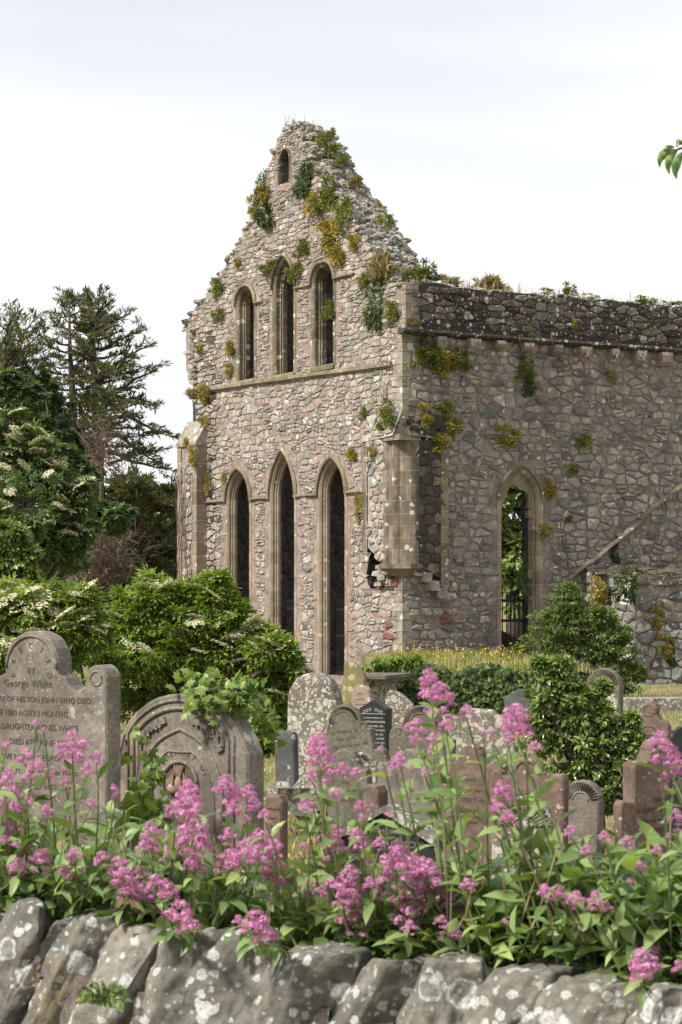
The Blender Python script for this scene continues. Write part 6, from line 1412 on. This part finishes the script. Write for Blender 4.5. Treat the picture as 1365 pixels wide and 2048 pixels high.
for (x0, x1, lab) in PL:
    hs = [h for h in H if x0 <= h[0] < x1]; xm = (x0+x1)/2; t, Yr, zr = wallt(xm, wtop(xm)+12, -.07); rt_ = WP(t, -.07, zr-.03)
    root = empty('valerian_plant', rt_, label=lab, cat='flowering plant', group='red valerian along the foreground wall')
    lean_ = .075 if xm > 850 else (.03 if xm > 540 else -.03); st = MB(); LP = []; LD = []; LSz = []; dry = MB()
    def shoot(end, r0, leafy, first=.15, lsz=1.0, bend=.1):
        b = rt_+WD*(rv_.uniform(-.055, .055)*((x1-x0)/60)+lean_)+WN*rv_.uniform(-.05, .02); mid = b.lerp(end, .5)+Vector((rv_.uniform(-.02, .02), rv_.uniform(-.02, .03), rv_.uniform(.0, .03)))
        pts = []
        for k in range(9):
            s = k/8; pts.append(b*(1-s)**2+mid*2*s*(1-s)+end*s*s)
        st.tube(pts, [r0*(1-.55*k/8) for k in range(9)], 5, cap=False)
        L = (end-b).length; n = max(2, int(L/.036*leafy)); az = rv_.uniform(0, 3.14)
        for k in range(n):
            s = first+(1-first)*(k+.5)/n; i = min(7, int(s*8)); p = pts[i].lerp(pts[i+1], s*8-i); ax_ = (pts[i+1]-pts[i]).normalized(); az += 1.57+rv_.uniform(-.3, .3)
            u = ax_.cross(Vector((.3, 1, .2))).normalized(); v = ax_.cross(u)
            for sg in (0, math.pi):
                d = (u*math.cos(az+sg)+v*math.sin(az+sg))*.9+ax_*.55
                if rv_.random() < .94: LP.append(tuple(p)); LD.append(tuple(d)); LSz.append(lsz*rv_.uniform(.6, 1.15)*(1.1-.5*s))
    hobj = []
    for (hx, hy, sz) in hs:
        dY = rv_.uniform(-.08, .10) if hy < wtop(hx)-30 else rv_.uniform(-.16, -.10)
        _, Yh, _ = wallt(hx, hy, -dY); p = P(hx, hy, Yh); sm = sz/F*Yh
        hobj.append((p, sm, sz)); shoot(p-Vector((0, 0, sm*.35)), .0022 if sz < 50 else .0028, .5 if hy < env(hx) else .8, .12, .056)
    area = (x1-x0)/70
    for k in range(int(20*area*(1.35 if xm > 850 else (1.1 if xm > 540 else .9)))):
        ex = rv_.uniform(x0-15, x1+15); e0, e1 = env(ex), wtop(ex)+5; ey = e1-(e1-e0)*rv_.random()**1.5
        _, Ye, _ = wallt(ex, ey, -rv_.uniform(.0, .32)); shoot(P(ex, ey, Ye), .002, 1.0, .25, .066 if xm < 540 else .084)
    for k in range(int(5*area)):      # straw coloured dead stalks
        ex = rv_.uniform(x0-25, x1+25); e0, e1 = env(ex)-20, wtop(ex); ey = e1-(e1-e0)*rv_.random(); _, Ye, _ = wallt(ex, ey, -rv_.uniform(-.05, .2)); e_ = P(ex, ey, Ye)
        dry.tube([rt_+WD*rv_.uniform(-.08, .08), rt_.lerp(e_, .5)+Vector((rv_.uniform(-.03, .03), 0, rv_.uniform(-.01, .02))), e_], [.0018, .0015, .0010], 4)
    st.build('stems', L_stem, root); dry.build('dead_stalks', M_straw, root)
    n = len(LP); rgl = np.random.default_rng(int(x0+500)); leaves_mesh('leaves', LV, np.array(LP), np.array(LD), np.array(LSz), L_val, root, 1.6, .6, np.clip(rgl.beta(2, 2.4, n), 0, 1))
    for p, sm, sz in hobj:
        o = link_mesh('flower_head', rv_.choice(HM if sz > 24 else HS), root); o.location = p-root.location; o.scale = (sm*1.34, sm*1.34, sm*1.28)
        o.rotation_euler = (rv_.uniform(-.3, .3), rv_.uniform(-.35, .35), rv_.uniform(0, 6.28))
# pale woody stem crossing the right foreground, and the overhanging twig
bs_ = empty('dead_weed', P(1140, 1800, 2.9), label='long pale dead stem crossing diagonally in front of the right headstones', cat='weed'); mb = MB()
mb.tube([P(930, 1615, 3.0), P(985, 1660, 2.98), P(1060, 1728, 2.95), P(1105, 1780, 2.93), P(1140, 1822, 2.92), P(1190, 1905, 2.9)], [.0018, .0024, .0030, .0034, .0036, .0036], 7); mb.build('stem', M_straw, bs_, smooth=True)
ob = empty('overhanging_branch', P(1420, 300, 5.5), label='drooping green leaves of a branch entering at the upper right edge', cat='tree branch'); mb = MB()
mb.tube([P(1560, 200, 5.6), P(1450, 268, 5.5), P(1380, 290, 5.5), P(1352, 300, 5.5)], [.008, .006, .004, .002], 6); mb.build('twig', M_bark, ob)
V, Fc = [], []
for (x0, y0, x1, y1, x2, y2, wd) in ((1352, 298, 1318, 300, 1322, 333, 14), (1350, 292, 1336, 290, 1326, 306, 9), (1356, 300, 1332, 312, 1341, 346, 15), (1372, 302, 1345, 325, 1356, 356, 16), (1390, 298, 1372, 330, 1378, 372, 17), (1358, 292, 1350, 278, 1372, 284, 12), (1400, 300, 1395, 330, 1405, 365, 18), (1420, 290, 1430, 320, 1422, 360, 18), (1440, 280, 1462, 300, 1458, 350, 18)):
    b = len(V); a_, m_, e_ = P(x0, y0, 5.5), P(x1, y1, 5.44), P(x2, y2, 5.48); N_ = 8
    for k in range(N_+1):
        s = k/N_; p = a_*(1-s)**2+m_*2*s*(1-s)+e_*s*s; tg = (a_*(s-1)+m_*(1-2*s)+e_*s).normalized(); sd_ = tg.cross(Vector((.35, -1, .1))).normalized(); w = wd/F*5.5*.62*math.sin(math.pi*min(.97, s*.93+.05))**.8
        V += [p+sd_*w+Vector((0, .008, 0)), p, p-sd_*w+Vector((0, .01, 0))]
    for k in range(N_): q = b+3*k; Fc += [(q, q+1, q+4, q+3), (q+1, q+2, q+5, q+4)]
build('leaves', V, Fc, L_val, ob, {'rnd': [random.random() for _ in V]}, smooth=True)
